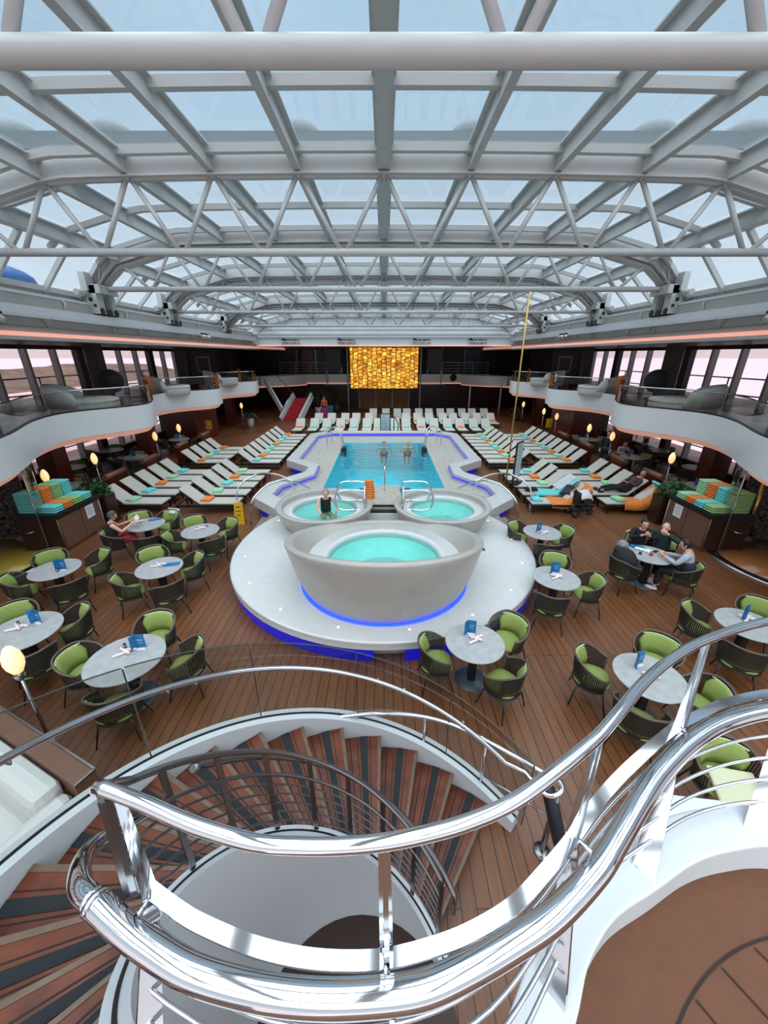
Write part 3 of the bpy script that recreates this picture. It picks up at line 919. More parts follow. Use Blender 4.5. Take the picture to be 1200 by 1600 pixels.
# pool handrails (far corners)
for s, nm in ((-1, 'left'), (1, 'right')):
    t = thing('pool_handrail', 'pair of bent chrome grab rails at the far %s corner of the pool' % nm, 'handrail', (s * 2.3, 20.0, 0), 0, 'pool grab rails')
    for dy in (0, 0.0):
        pass
    b = MB(); b.tube(crom([(s * 0.55, 0.9, ZL), (s * 0.55, 0.9, 1.05), (s * 0.3, 0.75, 1.28), (-s * 0.05, 0.4, 1.1), (-s * 0.22, 0.1, -0.2)], 6), 0.025, 8); b.obj('rail', 'chrome', t)
    b = MB(); b.tube(crom([(s * 0.75, 0.5, ZL), (s * 0.75, 0.5, 1.05), (s * 0.45, 0.35, 1.28), (0.0, 0.0, 1.1), (-s * 0.2, -0.3, -0.2)], 6), 0.025, 8); b.obj('rail', 'chrome', t)
    b = MB(); b.box((-s * 0.22, -0.3, 0.16), (0.24, 0.4, 0.5)); b.obj('step_box', 'black', t, bevel=0.05)

# long bent handrails over the side steps
for s, nm in ((-1, 'left'), (1, 'right')):
    t = thing('side_step_handrail', 'pair of arched chrome handrails over the %s side pool steps' % nm, 'handrail', (0, 0, 0), 0, 'arched step handrails')
    for (p, zs) in (([(372, 800, 0.0), (372, 762, 0.75), (400, 742, 1.1), (430, 741, 1.2), (458, 752, 1.05), (484, 763, 0.55)], 0), ([(392, 818, 0.0), (391, 790, 0.75), (405, 768, 1.1), (425, 755, 1.25), (450, 752, 1.15), (461, 766, 0.55)], 0)):
        pts = []
        for (u, v, z) in p:
            g = G(u, v, z); pts.append(V((s * -abs(g.x) * -1 if s > 0 else g.x, g.y, z)))
        b = MB(); b.tube(crom(pts, 6), 0.028, 10); b.obj('rail', 'chrome', t)
# side steps with grey planks
for s, nm in ((-1, 'left'), (1, 'right')):
    t = thing('side_steps', 'grey weathered plank steps up to the round plinth on the %s' % nm, 'steps', (0, 0, 0), 0, 'plank steps beside the round plinth')
    mst = plank_mat('grey_plank_' + nm, (142, 134, 128), (118, 108, 102), (60, 54, 50), 0.1, 4, 0.5) if s < 0 else bpy.data.materials['grey_plank_left']
    for k in range(2):
        b = MB(); b.prism([(s * (2.3), 10.55 + 0.32 * k * 0), (s * (3.75 - 0.3 * k), 10.9 - 0.1 * k), (s * (3.75 - 0.3 * k), 9.6 - 0.05 * k), (s * 2.9, 9.4)], 0.0 if k == 0 else 0.18, 0.18 + 0.17 * k)
        b.obj('tread', mst, t)

# ------------------------------------------------------------------ round plinth
PC = V((-0.02, 8.6, 0)); PR = 3.6
pl = thing('round_plinth', 'wide round white plinth under the three hot tubs, lit blue below', 'plinth', (PC.x, PC.y, 0))
mb = MB(); mb.lathe([(0, 0.45), (PR - 0.03, 0.45), (PR, 0.43), (PR, 0.29), (PR - 0.04, 0.27), (0.0, 0.27)], n=96, smooth=False)
o = mb.obj('slab', 'stone', pl)
mb = MB(); mb.lathe([(PR - 0.02, 0.44), (PR + 0.004, 0.40), (PR + 0.004, 0.385)], n=96); mb.obj('edge_groove', 'steel_grey', pl)
mb = MB(); mb.lathe([(PR - 0.06, 0.0), (PR - 0.04, 0.2), (PR - 0.03, 0.275)], n=96, a0=R(-172), a1=R(-92.5)); mb.lathe([(PR - 0.06, 0.0), (PR - 0.04, 0.2), (PR - 0.03, 0.275)], n=60, a0=R(-84), a1=R(-8))
mb.obj('blue_panel', 'blueglass', pl)
mb = MB(); mb.lathe([(PR - 0.25, 0.0), (PR - 0.25, 0.27)], n=96); mb.obj('base', 'bowl', pl)
mb = MB(); mb.lathe([(PR - 0.35, 0.262), (PR - 0.2, 0.262)], n=96); mb.obj('light_strip', 'blueled', pl)
for i in range(16):
    a = R(-168 + i * 21.5) if i < 16 else 0
    if 60 < math.degrees(a) % 360 < 120: continue
    b = MB(); b.lathe([(0, 0.455), (0.018, 0.455), (0.022, 0.449)], c=((PR - 0.3) * cos(a), (PR - 0.3) * sin(a), 0), n=10); b.obj('deck_light', 'spot', pl)
b = MB(); b.box((2.35, -0.35, 0.452), (0.22, 0.14, 0.012)); b.obj('vent_plate', 'brushed', pl)

# ------------------------------------------------------------------ hot tubs
def hot_tub(name, label, c, Rb, Rr, zrim, zw, Rw, Rring, z0=0.45, led=True, cut=None):
    t = thing(name, label, 'hot tub', (c[0], c[1], z0))
    k = 10
    def prof():
        P = []
        for i in range(k + 1):
            f = i / k
            P.append((Rb + (Rr - Rb) * (f ** 0.72), f))
        P.append((Rr - 0.01, 1.03)); P.append((Rr - 0.06, 1.045)); P.append((Rr - 0.13, 1.035)); P.append((Rr - 0.16, 1.0))
        P.append((Rring + 0.06, 1.0))
        return P
    zfun = lambda a: zrim(a) - z0
    def zf(a, r, f):
        return f * zfun(a)
    pr = prof()
    mb = MB(); mb.lathe(pr[:-1], n=96, zf=zf); mb.obj('bowl', 'bowl', t)
    mb = MB(); mb.lathe([(pr[-2][0], 1.0), (Rring + 0.02, 0.0)], n=96, zf=lambda a, r, f: zfun(a) if f == 1.0 else zw - z0 + 0.02); mb.obj('inner_wall', 'bowl', t)
    mb = MB(); mb.lathe([(Rring + 0.05, 0.02), (Rring, 0.055), (Rw + 0.12, 0.055), (Rw + 0.1, 0.07), (Rw + 0.03, 0.07), (Rw, 0.03), (Rw - 0.02, -0.1)], c=(0, 0, zw - z0), n=72)
    mb.obj('seat_ring', 'stone', t)
    mb = MB(); mb.lathe([(Rw - 0.02, -0.1), (Rw - 0.1, -0.3), (Rw * 0.62, -0.36), (Rw * 0.58, -0.62), (0, -0.66)], c=(0, 0, zw - z0), n=60); mb.obj('basin', 'tublin', t)
    mb = MB(); mb.lathe([(0, 0), (Rw, 0)], c=(0, 0, zw - z0), n=72); mb.obj('water', 'tubwater', t)
    for i in range(5):
        a = R(200 + i * 72); b = MB(); b.ball((Rw * 0.5 * cos(a), Rw * 0.5 * sin(a), zw - z0 - 0.36), (0.035, 0.035, 0.02), 8, 4); b.obj('jet_nozzle', 'chrome', t)
    if led:
        b = MB(); b.lathe([(Rb + 0.0, 0.012), (Rb + 0.075, 0.014), (Rb + 0.075, 0.004)], n=96); b.obj('light_strip', 'blueled', t)
    return t
FT = (0.0, 7.15)
hot_tub('hot_tub', 'large front hot tub with tilted rim glowing blue at its base', FT, 1.68, 2.0,
        lambda a: 1.30 - 0.46 * sin(a), 0.85, 1.18, 1.58)
hot_tub('hot_tub', 'smaller rear hot tub on the left with a grey-haired bather in it', (-1.63, 9.9), 1.05, 1.33, lambda a: 1.0, 0.83, 0.88, 1.12, led=False)
hot_tub('hot_tub', 'smaller rear hot tub on the right, empty and bubbling faintly', (1.6, 9.9), 1.05, 1.33, lambda a: 1.0, 0.83, 0.88, 1.12, led=False)
# bridge and steps between the tubs
br = thing('tub_bridge', 'small stone bridge with dark steps between the three hot tubs', 'steps', (0, 10.6, 0.45))
b = MB(); b.box((0, 0.45, 0.22), (1.0, 1.7, 0.44)); b.obj('landing', 'ledge', br, bevel=0.015)
b = MB(); b.box((0, -0.55, 0.12), (0.95, 0.32, 0.26)); b.obj('step', 'stone', br)
b = MB(); b.box((0, -0.53, 0.26), (0.85, 0.22, 0.02)); b.box((0, -0.37, 0.37), (0.85, 0.06, 0.05)); b.obj('step_grip', 'black', br)
b = MB(); b.box((0, -0.85, 0.05), (0.9, 0.3, 0.12)); b.obj('step', 'ledge', br)
b = MB(); b.tube(crom([(0.0, 0.75, 0.44), (0, 0.75, 1.0), (0, 0.85, 1.18), (0, 1.2, 1.1), (0, 1.6, 0.4), (0, 1.9, -0.3)], 6), 0.028, 10)
o = b.obj('centre_handrail', 'chrome'); o.location = (0.02, 10.6, 0.45); tag(o, 'single chrome handrail between the rear tubs leading into the pool', 'handrail')
for s, nm in ((-1, 'left'), (1, 'right')):
    t = thing('tub_handrail', 'looped chrome handrails on the %s side of the tub steps' % nm, 'handrail', (s * 0.52, 9.7, 0.45), 0, 'looped tub handrails')
    for dy, hh in ((0.0, 1.0), (0.62, 1.05)):
        for q, (ox) in enumerate((0.0, 0.09)):
            if q == 0:
                P = [(s * 0.0, dy, 0.0), (s * 0.0, dy, hh - 0.12), (s * 0.12, dy, hh), (s * 0.6, dy, hh), (s * 0.78, dy, hh - 0.14), (s * 0.78, dy, hh - 0.42), (s * 0.62, dy, hh - 0.55), (s * 0.25, dy, hh - 0.55)]
            else:
                P = [(s * 0.09, dy + 0.03, 0.0), (s * 0.09, dy + 0.03, hh - 0.6), (s * 0.12, dy + 0.02, hh - 0.56), (s * 0.25, dy, hh - 0.55)]
            b = MB(); b.tube(crom(P, 5), 0.028, 10); b.obj('rail', 'chrome', t)
    b = MB(); b.tube([(0, 0, 0.0), (0, -0.02, 1.0), (0, 0.3, 1.06), (0, 0.62, 1.05)], 0.026, 10); b.obj('link', 'chrome', t)
b = MB()
A_ = [V((-0.16 + 0.32 * i / 8, 0.02 * sin(i * 2), 0.0)) for i in range(9)]
rows = []
for j in range(9):
    f = j / 8
    rows.append([V((p.x * (0.7 + 0.3 * f), -0.05 - 0.05 * sin(p.x * 22 + 1) * f, -0.55 * f)) for p in A_])
for j in range(8): b.ribbon(rows[j], rows[j + 1])
rows2 = [[V((p.x * (0.7 + 0.25 * f), 0.05 + 0.04 * sin(p.x * 20) * f, -0.4 * f)) for p in A_] for f in [j / 6 for j in range(7)]]
for j in range(6): b.ribbon(rows2[j], rows2[j + 1])
b.ribbon(rows[0], rows2[0])
o = b.obj('draped_towel', 'towel_orange', solid=0.012); q = G(577, 757, 1.5); o.location = (-0.42, 10.3, 1.56)
tag(o, 'orange towel draped over the looped rail behind the front hot tub', 'towel')

# ================================================================== SPIRAL STAIRCASE
OC = V((-0.07, 1.1, 0)); IC = V((-0.2, 1.08, 0)); RO, RI = 2.03, 0.88
STEP = 12.1; TH0 = 53.0; RISE = 0.181
def zl(th): return RISE * (1 + (th - TH0) / STEP)
def Po(th, r=RO): return V((OC.x + r * cos(R(th)), OC.y + r * sin(R(th)), 0))
def Pi(th, r=RI): return V((IC.x + r * cos(R(th - 9)), IC.y + r * sin(R(th - 9)), 0))
st = thing('spiral_staircase', 'curved staircase with red-brown wooden treads sweeping down to the pool deck', 'staircase', (OC.x, OC.y, 0))
def sub(p): return V((p.x - OC.x, p.y - OC.y, p.z))
def wedge(mb, tA, tB, z0, z1, n=4):
    up = [sub(Pi(tA + (tB - tA) * i / n)) for i in range(n + 1)] + [sub(Po(tB + (tA - tB) * i / n)) for i in range(n + 1)]
    mb.prism([(p.x, p.y) for p in up], z0, z1)
for k in range(1, 17):
    th = TH0 + STEP * (k - 1); z = RISE * k
    mb = MB(); wedge(mb, th, th + STEP + 1.2, z - 0.05, z)
    mb.cur = 1
    for fr in (0.27, 0.62, 0.82):
        a = th + STEP * fr
        mb.bar(sub(Pi(a)) + V((0, 0, z)), sub(Po(a)) + V((0, 0, z)), 0.009, 0.003)
    tr = mb.obj('tread', ['tread', 'caulk'], st)
    mb = MB(); wedge(mb, th - 0.4, th + 0.75, z - 0.055, z + 0.004, 1); mb.obj('nosing', 'nosing', tr)
    mb = MB(); wedge(mb, th + 4.2, th + 6.6, z + 0.001, z + 0.005, 1); mb.obj('grip_strip', 'grip', tr)
    mb = MB(); wedge(mb, th + 0.7, th + 1.0, z - RISE, z - 0.05, 1); mb.obj('riser', 'tread', tr)
# outer stringer
TA, TB = 45.0, 250.0
ths = [TA + (TB - TA) * i / 100 for i in range(101)]
mb = MB()
def ring_o(th, r0, r1, za, zb):
    return [sub(Po(th, r0)) + V((0, 0, za)), sub(Po(th, r1)) + V((0, 0, za)), sub(Po(th, r1)) + V((0, 0, zb)), sub(Po(th, r0)) + V((0, 0, zb))]
mb.sweep([ring_o(t, 2.04, 2.185, max(0.0, zl(t) - 0.42), zl(t) + 0.11) for t in ths])
mb.obj('outer_stringer', 'white', st)
mb = MB(); mb.sweep([ring_o(t, 2.105, 2.13, zl(t) + 0.105, zl(t) + 0.114) for t in ths]); mb.obj('glazing_slot', 'black', st)
mb = MB()
ths2 = [42 + (240 - 42) * i / 100 for i in range(101)]
mb.sweep([[sub(Pi(t, 0.80)) + V((0, 0, 0.0)), sub(Pi(t, 0.885)) + V((0, 0, 0.0)), sub(Pi(t, 0.885)) + V((0, 0, zl(t) + 0.1)), sub(Pi(t, 0.80)) + V((0, 0, zl(t) + 0.1))] for t in ths2])
mb.obj('inner_drum', 'white', st)
mb = MB(); mb.sweep([[sub(Pi(t, 0.835)) + V((0, 0, zl(t) + 0.1)), sub(Pi(t, 0.85)) + V((0, 0, zl(t) + 0.1)), sub(Pi(t, 0.85)) + V((0, 0, zl(t) + 0.104)), sub(Pi(t, 0.835)) + V((0, 0, zl(t) + 0.104))] for t in ths2]); mb.obj('inner_slot', 'black', st)
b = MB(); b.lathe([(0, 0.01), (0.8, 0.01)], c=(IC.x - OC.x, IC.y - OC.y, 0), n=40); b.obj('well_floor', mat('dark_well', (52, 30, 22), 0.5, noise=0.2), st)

# inner stair railing
ir = thing('stair_railing', 'dark-reflecting steel railing with thin rods round the inner side of the stairs', 'railing', (IC.x, IC.y, 0))
def subi(p): return V((p.x - IC.x, p.y - IC.y, p.z))
def Q(t, r, dz): return subi(Pi(t, r)) + V((0, 0, zl(t) + dz))
T3 = [50 + (190 - 50) * i / 60 for i in range(61)]
b = MB(); b.tube([Q(t, 0.86, 0.92) for t in T3] + [subi(G(168, 1228, 3.6)), subi(G(153, 1233, 3.83))], 0.017, 10); b.obj('top_rail', 'brushed', ir)
T4 = [46 + (166 - 46) * i / 60 for i in range(61)]
b = MB(); b.tube([Q(46, 0.95, 0.55)] + [Q(t, 0.95, 0.78) for t in T4], 0.022, 10); b.obj('handrail', 'brushed', ir)
for dz in (0.2, 0.3, 0.4, 0.5, 0.6):
    b = MB(); b.tube([Q(t, 0.86, dz) for t in T3] + [subi(G(152, 1232, 3.85)).lerp(subi(G(207, 1392, 3.39)), 1.25 - dz)], 0.007, 6); b.obj('rod', 'brushed', ir)
b = MB(); b.tube([Q(t, 0.86, 0.7) for t in T3] + [subi(G(168, 1270, 3.72))], 0.013, 8); b.obj('middle_rail', 'brushed', ir)
for t in (50, 68, 86, 104, 122, 141, 160, 180):
    b = MB(); p0, p1 = Q(t, 0.86, 0.1), Q(t, 0.86, 0.92)
    b.bar(p0, p1, 0.035, 0.012, up=subi(Pi(t, 1.0)) * 1.0); b.obj('post', 'brushed', ir)

# outer glass guard
gg = thing('glass_guard', 'curved clear glass guard with chrome handrail along the outer side of the stairs', 'guard', (OC.x, OC.y, 0))
edges = [43, 68, 96, 124, 150, 176, 202]
for a, b_ in zip(edges, edges[1:]):
    tt = [a + 0.25 + (b_ - a - 0.5) * i / 12 for i in range(13)]
    mb = MB(); mb.ribbon([sub(Po(t, 2.116)) + V((0, 0, zl(t) + 0.08)) for t in tt], [sub(Po(t, 2.116)) + V((0, 0, zl(t) + 1.06)) for t in tt])
    p = mb.obj('glass_panel', 'glass', gg)
    mb = MB(); mb.sweep([ring_o(t, 2.108, 2.124, zl(t) + 1.059, zl(t) + 1.062) for t in tt]); mb.obj('top_edge', 'edgeglass', p)
    mb = MB(); q = sub(Po(a + 0.1, 2.116)); mb.bar(q + V((0, 0, zl(a) + 0.1)), q + V((0, 0, zl(a) + 1.05)), 0.012, 0.005); mb.obj('side_edge', 'edgeglass', p)
hr = [sub(Po(t, 2.03)) + V((0, 0, zl(t) + 0.82)) for t in [50 + i * 2.6 for i in range(64)]]
# the lower end curls round to meet the outer low rail
endp = [sub(G(820, 1206, 0.93)), sub(G(846, 1236, 0.9)), sub(G(862, 1244, 0.9)), sub(G(877, 1236, 0.93)), sub(G(873, 1221, 0.98)), sub(G(852, 1209, 1.0)), sub(G(805, 1182, 1.0)), sub(G(770, 1163, 1.0)), sub(G(720, 1138, 1.0)), sub(G(680, 1124, 1.0)), sub(G(640, 1117, 1.0)), sub(G(590, 1115, 1.0)), sub(G(560, 1117, 1.0)), sub(G(528, 1121, 1.0))]
path = list(reversed(hr)) + crom(endp, 5)
b = MB(); b.tube(path, 0.024, 12); b.obj('handrail', 'chrome', gg)
for t in (58, 64, 82, 90, 108, 116, 138, 144, 164, 170, 190):
    q = sub(Po(t, 2.03)) + V((0, 0, zl(t) + 0.815)); q2 = sub(Po(t, 2.11)) + V((0, 0, zl(t) + 0.75)); q3 = sub(Po(t, 2.05)) + V((0, 0, zl(t) + 0.75))
    b = MB(); b.tube([q, q3, q2], 0.007, 6); b.tube([q2, q2 + (q2 - q3) * 0.2], 0.022, 10); b.obj('bracket', 'chrome', gg)
for (u, v, u2, v2) in ((664, 1121, 664, 1157), (760, 1158, 757, 1214)):
    p = sub(G(u, v, 1.0)); b = MB(); b.tube([p, V((p.x, p.y, 0.12))], 0.016, 8); b.obj('post', 'chrome', gg)
b = MB(); b.tube([sub(G(757, 1214, 0.45)), sub(G(850, 1270, 0.4))], 0.011, 8); b.obj('low_rail', 'chrome', gg)
p = G(846, 1330, 0.0)
b = MB(); b.tube([(0, 0, 0), (0.03, 0.03, 0.9)], 0.03, 10); b.lathe([(0, 0.02), (0.08, 0.02), (0.085, 0.0)], n=20)
o = b.obj('end_post', 'brushed', gg); o.location = (p.x - OC.x, p.y - OC.y, 0)
b = MB(); A0, B0 = V((1.62, 2.46, 0.84)), V((1.73, 2.26, 0.36))
dd = (B0 - A0).normalized()
b.tube([A0 - dd * 0.05, A0 - dd * 0.03, A0, A0.lerp(B0, 0.5), B0, B0 + dd * 0.03, B0 + dd * 0.05], [0.02, 0.05, 0.068, 0.07, 0.068, 0.05, 0.02], 18)
tag(b.obj('padded_roll', mat('black_vinyl', (30, 33, 42), 0.45), None), 'black padded roll fixed to the bottom post of the glass guard', 'padding')

# ================================================================== LANDING RAIL
T_px = [(152, 1228), (217, 1252), (283, 1281), (333, 1299), (400, 1317), (467, 1322), (533, 1322), (600, 1316), (667, 1303), (733, 1284), (800, 1254), (867, 1207), (933, 1152), (967, 1113), (1000, 1073), (1033, 1042), (1067, 1018), (1100, 1001), (1150, 983), (1200, 971), (1260, 962), (1340, 962)]
F_px = [(212, 1372), (283, 1426), (333, 1453), (400, 1480), (467, 1496), (533, 1502), (600, 1499), (667, 1483), (733, 1458), (800, 1417), (850, 1365), (897, 1307), (933, 1255), (983, 1200), (1053, 1139), (1100, 1114), (1133, 1099), (1200, 1084), (1280, 1078), (1380, 1084)]
K_px = [(148, 1410), (190, 1448), (233, 1480), (300, 1520), (400, 1549), (500, 1561), (600, 1557), (667, 1545), (733, 1515), (800, 1476), (867, 1430), (933, 1360), (967, 1307), (1000, 1253), (1033, 1205), (1083, 1157), (1133, 1128), (1200, 1110), (1290, 1102), (1400, 1110)]
ZT, ZF, ZB = 3.85, 3.39, 3.05
Tc = crom([G(u, v, ZT) for u, v in T_px], 5)
Fc = crom([G(u, v, ZF) for u, v in F_px], 5)
Kc = crom([G(u, v, ZF) for u, v in K_px], 5)
B_w = [(-0.60, 0.33), (-0.45, 0.27), (-0.15, 0.22), (0.15, 0.26), (0.36, 0.36), (0.50, 0.50), (0.60, 0.62), (0.75, 0.73), (0.948, 0.81), (1.15, 0.89), (1.34, 0.93), (1.55, 0.94), (1.9, 0.88), (2.3, 0.66)]
Bc = crom([V((x, y, ZB)) for x, y in B_w], 6)
lr = thing('landing_railing', 'sweeping polished steel railing around the upper landing, nearest the viewer', 'railing', (0, 0, ZB))
sl = lambda p: V((p.x, p.y, p.z - ZB))
b = MB(); b.tube([sl(p) for p in Tc], 0.0165, 20); b.obj('top_rail', 'chrome', lr)
b = MB()
rings = []
for i, p in enumerate(Fc):
    t = (Fc[min(i + 1, len(Fc) - 1)] - Fc[max(i - 1, 0)]).normalized(); n_ = V((t.y, -t.x, 0)) * 0.019
    rings.append([sl(p + n_) + V((0, 0, -0.006)), sl(p - n_) + V((0, 0, -0.006)), sl(p - n_) + V((0, 0, 0.006)), sl(p + n_) + V((0, 0, 0.006))])
b.sweep(rings); b.obj('flat_bar', 'chrome', lr)
# thick handrail which wraps the end post and drops to the stair handrail
wrap = [V((-0.55, 0.70, 3.36)), V((-0.62, 0.78, 3.30)), V((-0.68, 0.90, 3.18))]
hk = [sl(p) for p in Kc]
loop = [sl(G(126, 1386, 3.37)), sl(G(127, 1350, 3.3)), sl(G(146, 1322, 3.2)), sl(G(175, 1303, 3.1)), sl(G(215, 1280, 2.95)), sl(G(262, 1252, 2.72))]
b = MB(); lp = crom(list(reversed(loop)) + [hk[0]], 6); b.tube(lp, [0.019 + 0.012 * min(1, i / (len(lp) - 1) * 1.3) for i in range(len(lp))], 16); b.obj('handrail_return', 'chrome', lr)
b = MB(); b.tube(hk, 0.035, 24); b.tube([hk[0], hk[0] + (hk[1] - hk[0]) * 0.6], 0.0365, 24); b.obj('handrail', 'chrome', lr)
# posts leaning outward
def near(curve, target):
    return min(curve, key=lambda p: (p - target).length)
posts = [((937, 1150), (895, 1305), (0.50, 0.51)), ((1106, 1000), (1062, 1136), (0.948, 0.80)), ((600, 1318), (604, 1499), (0.05, 0.24)), ((1268, 962), (1240, 1080), (1.47, 0.925)), ((184, 1240), (236, 1400), (-0.60, 0.34))]
for (a, f, bb) in posts:
    pt, pf, pb = sl(G(a[0], a[1], ZT)), sl(G(f[0], f[1], ZF)), V((bb[0], bb[1], 0.0))
    tdir = V((1, 0.1, 0)) if abs(a[0] - 600) < 200 else V((0.75, 0.6, 0))
    if a[0] < 300: tdir = V((0.7, -0.7, 0))
    b = MB()
    def strip(p, q, w0, w1, th=0.012):
        nrm = (q - p).normalized().cross(tdir).normalized() * th / 2
        ra = [p + tdir * w0 / 2 + nrm, p + tdir * w0 / 2 - nrm, p - tdir * w0 / 2 - nrm, p - tdir * w0 / 2 + nrm]
        rb = [q + tdir * w1 / 2 + nrm, q + tdir * w1 / 2 - nrm, q - tdir * w1 / 2 - nrm, q - tdir * w1 / 2 + nrm]
        b.sweep([ra, rb])
    # plate seen edge-on: wide in the leaning plane
    side = V((0, 0, 1)).cross(tdir).normalized()
    def plate(p, q, w0, w1, th=0.012):
        ra = [p + side * w0 / 2 + tdir * th / 2, p + side * w0 / 2 - tdir * th / 2, p - side * w0 / 2 - tdir * th / 2, p - side * w0 / 2 + tdir * th / 2]
        rb = [q + side * w1 / 2 + tdir * th / 2, q + side * w1 / 2 - tdir * th / 2, q - side * w1 / 2 - tdir * th / 2, q - side * w1 / 2 + tdir * th / 2]
        b.sweep([ra, rb])
    plate(pt, pf, 0.02, 0.04); plate(pf, pb, 0.04, 0.075)
    strip(pt, pf, 0.026, 0.034, 0.008)
    b.obj('post', 'chrome', lr)
    nk = sl(near(Kc, V((pf.x, pf.y, ZF))))
    b = MB(); b.tube([pf, nk], 0.009, 10); b.obj('bracket', 'chrome', lr)
p = sl(G(152, 1232, ZT)); 
# end posts pair at left
b = MB(); b.bar(p, sl(G(207, 1392, ZF)), 0.028, 0.012, up=V((1, 1, 0))); b.bar(sl(G(163, 1248, ZT - .03)), sl(G(205, 1400, ZF)) , 0.02, 0.02); b.obj('end_post', 'brushed', lr)
# rods
Nn = 70
Fr = resample([sl(p) for p in Fc], Nn); Br = resample([sl(p) for p in Bc], Nn)
# pair the two curves by nearest direction from the landing bay centre
for j, f in enumerate((0.16, 0.32, 0.48, 0.64, 0.80)):
    pts = []
    for p in Fr:
        q = min(Br, key=lambda r_: (V((r_.x, r_.y, 0)) - V((p.x, p.y, 0))).length)
        pts.append(p.lerp(q, f))
    pts = resample(crom(pts[::5] + [pts[-1]], 5), 60)
    b = MB(); b.tube(pts, 0.0065, 8); b.obj('rod', 'chrome', lr)

# landing kerb and floor
kerb = MB()
Bs = [V((p.x, p.y, 0)) for p in Bc]
def offc(pts, d):
    out = []
    for i, p in enumerate(pts):
        t = (pts[min(i + 1, len(pts) - 1)] - pts[max(i - 1, 0)]).normalized()
        out.append(p + V((-t.y, t.x, 0)) * d)
    return out
ko, ki = offc(Bs, 0.09), offc(Bs, -0.06)
kerb.sweep([[V((ko[i].x, ko[i].y, 2.45)), V((ko[i].x, ko[i].y, ZB)), V((ki[i].x, ki[i].y, ZB)), V((ki[i].x, ki[i].y, 2.45))] for i in range(len(Bs))])
struct('trim_landing_kerb', kerb, 'white', bevel=0.008)
lf = MB()
inner = [p for p in ki]
poly = [(p.x, p.y) for p in inner] + [(2.4, -2.5), (-0.2, -2.5), (-0.9, 0.2)]
lf.prism(poly, 2.75, ZU)
struct('floor_landing', lf, 'landing')
cb = MB()
cc = (1.5, -0.3)
cb.lathe([(0.992, 0), (1.0, 0.0)], c=(cc[0], cc[1], ZU + 0.003), n=96, smooth=False)
for k in range(-5, 6):
    # parallel seams inside the circle
    dvec = V((0.47, -0.88, 0)).normalized(); nvec = V((dvec.y, -dvec.x, 0))
    dd = k * 0.155 + 0.05
    if abs(dd) > 0.95: continue
    h = math.sqrt(0.97 - dd * dd)
    m0 = V((cc[0], cc[1], ZU + 0.0025)) + nvec * dd
    cb.bar(m0 - dvec * h, m0 + dvec * h, 0.006, 0.001)
struct('floor_landing_seams', cb, 'caulk')
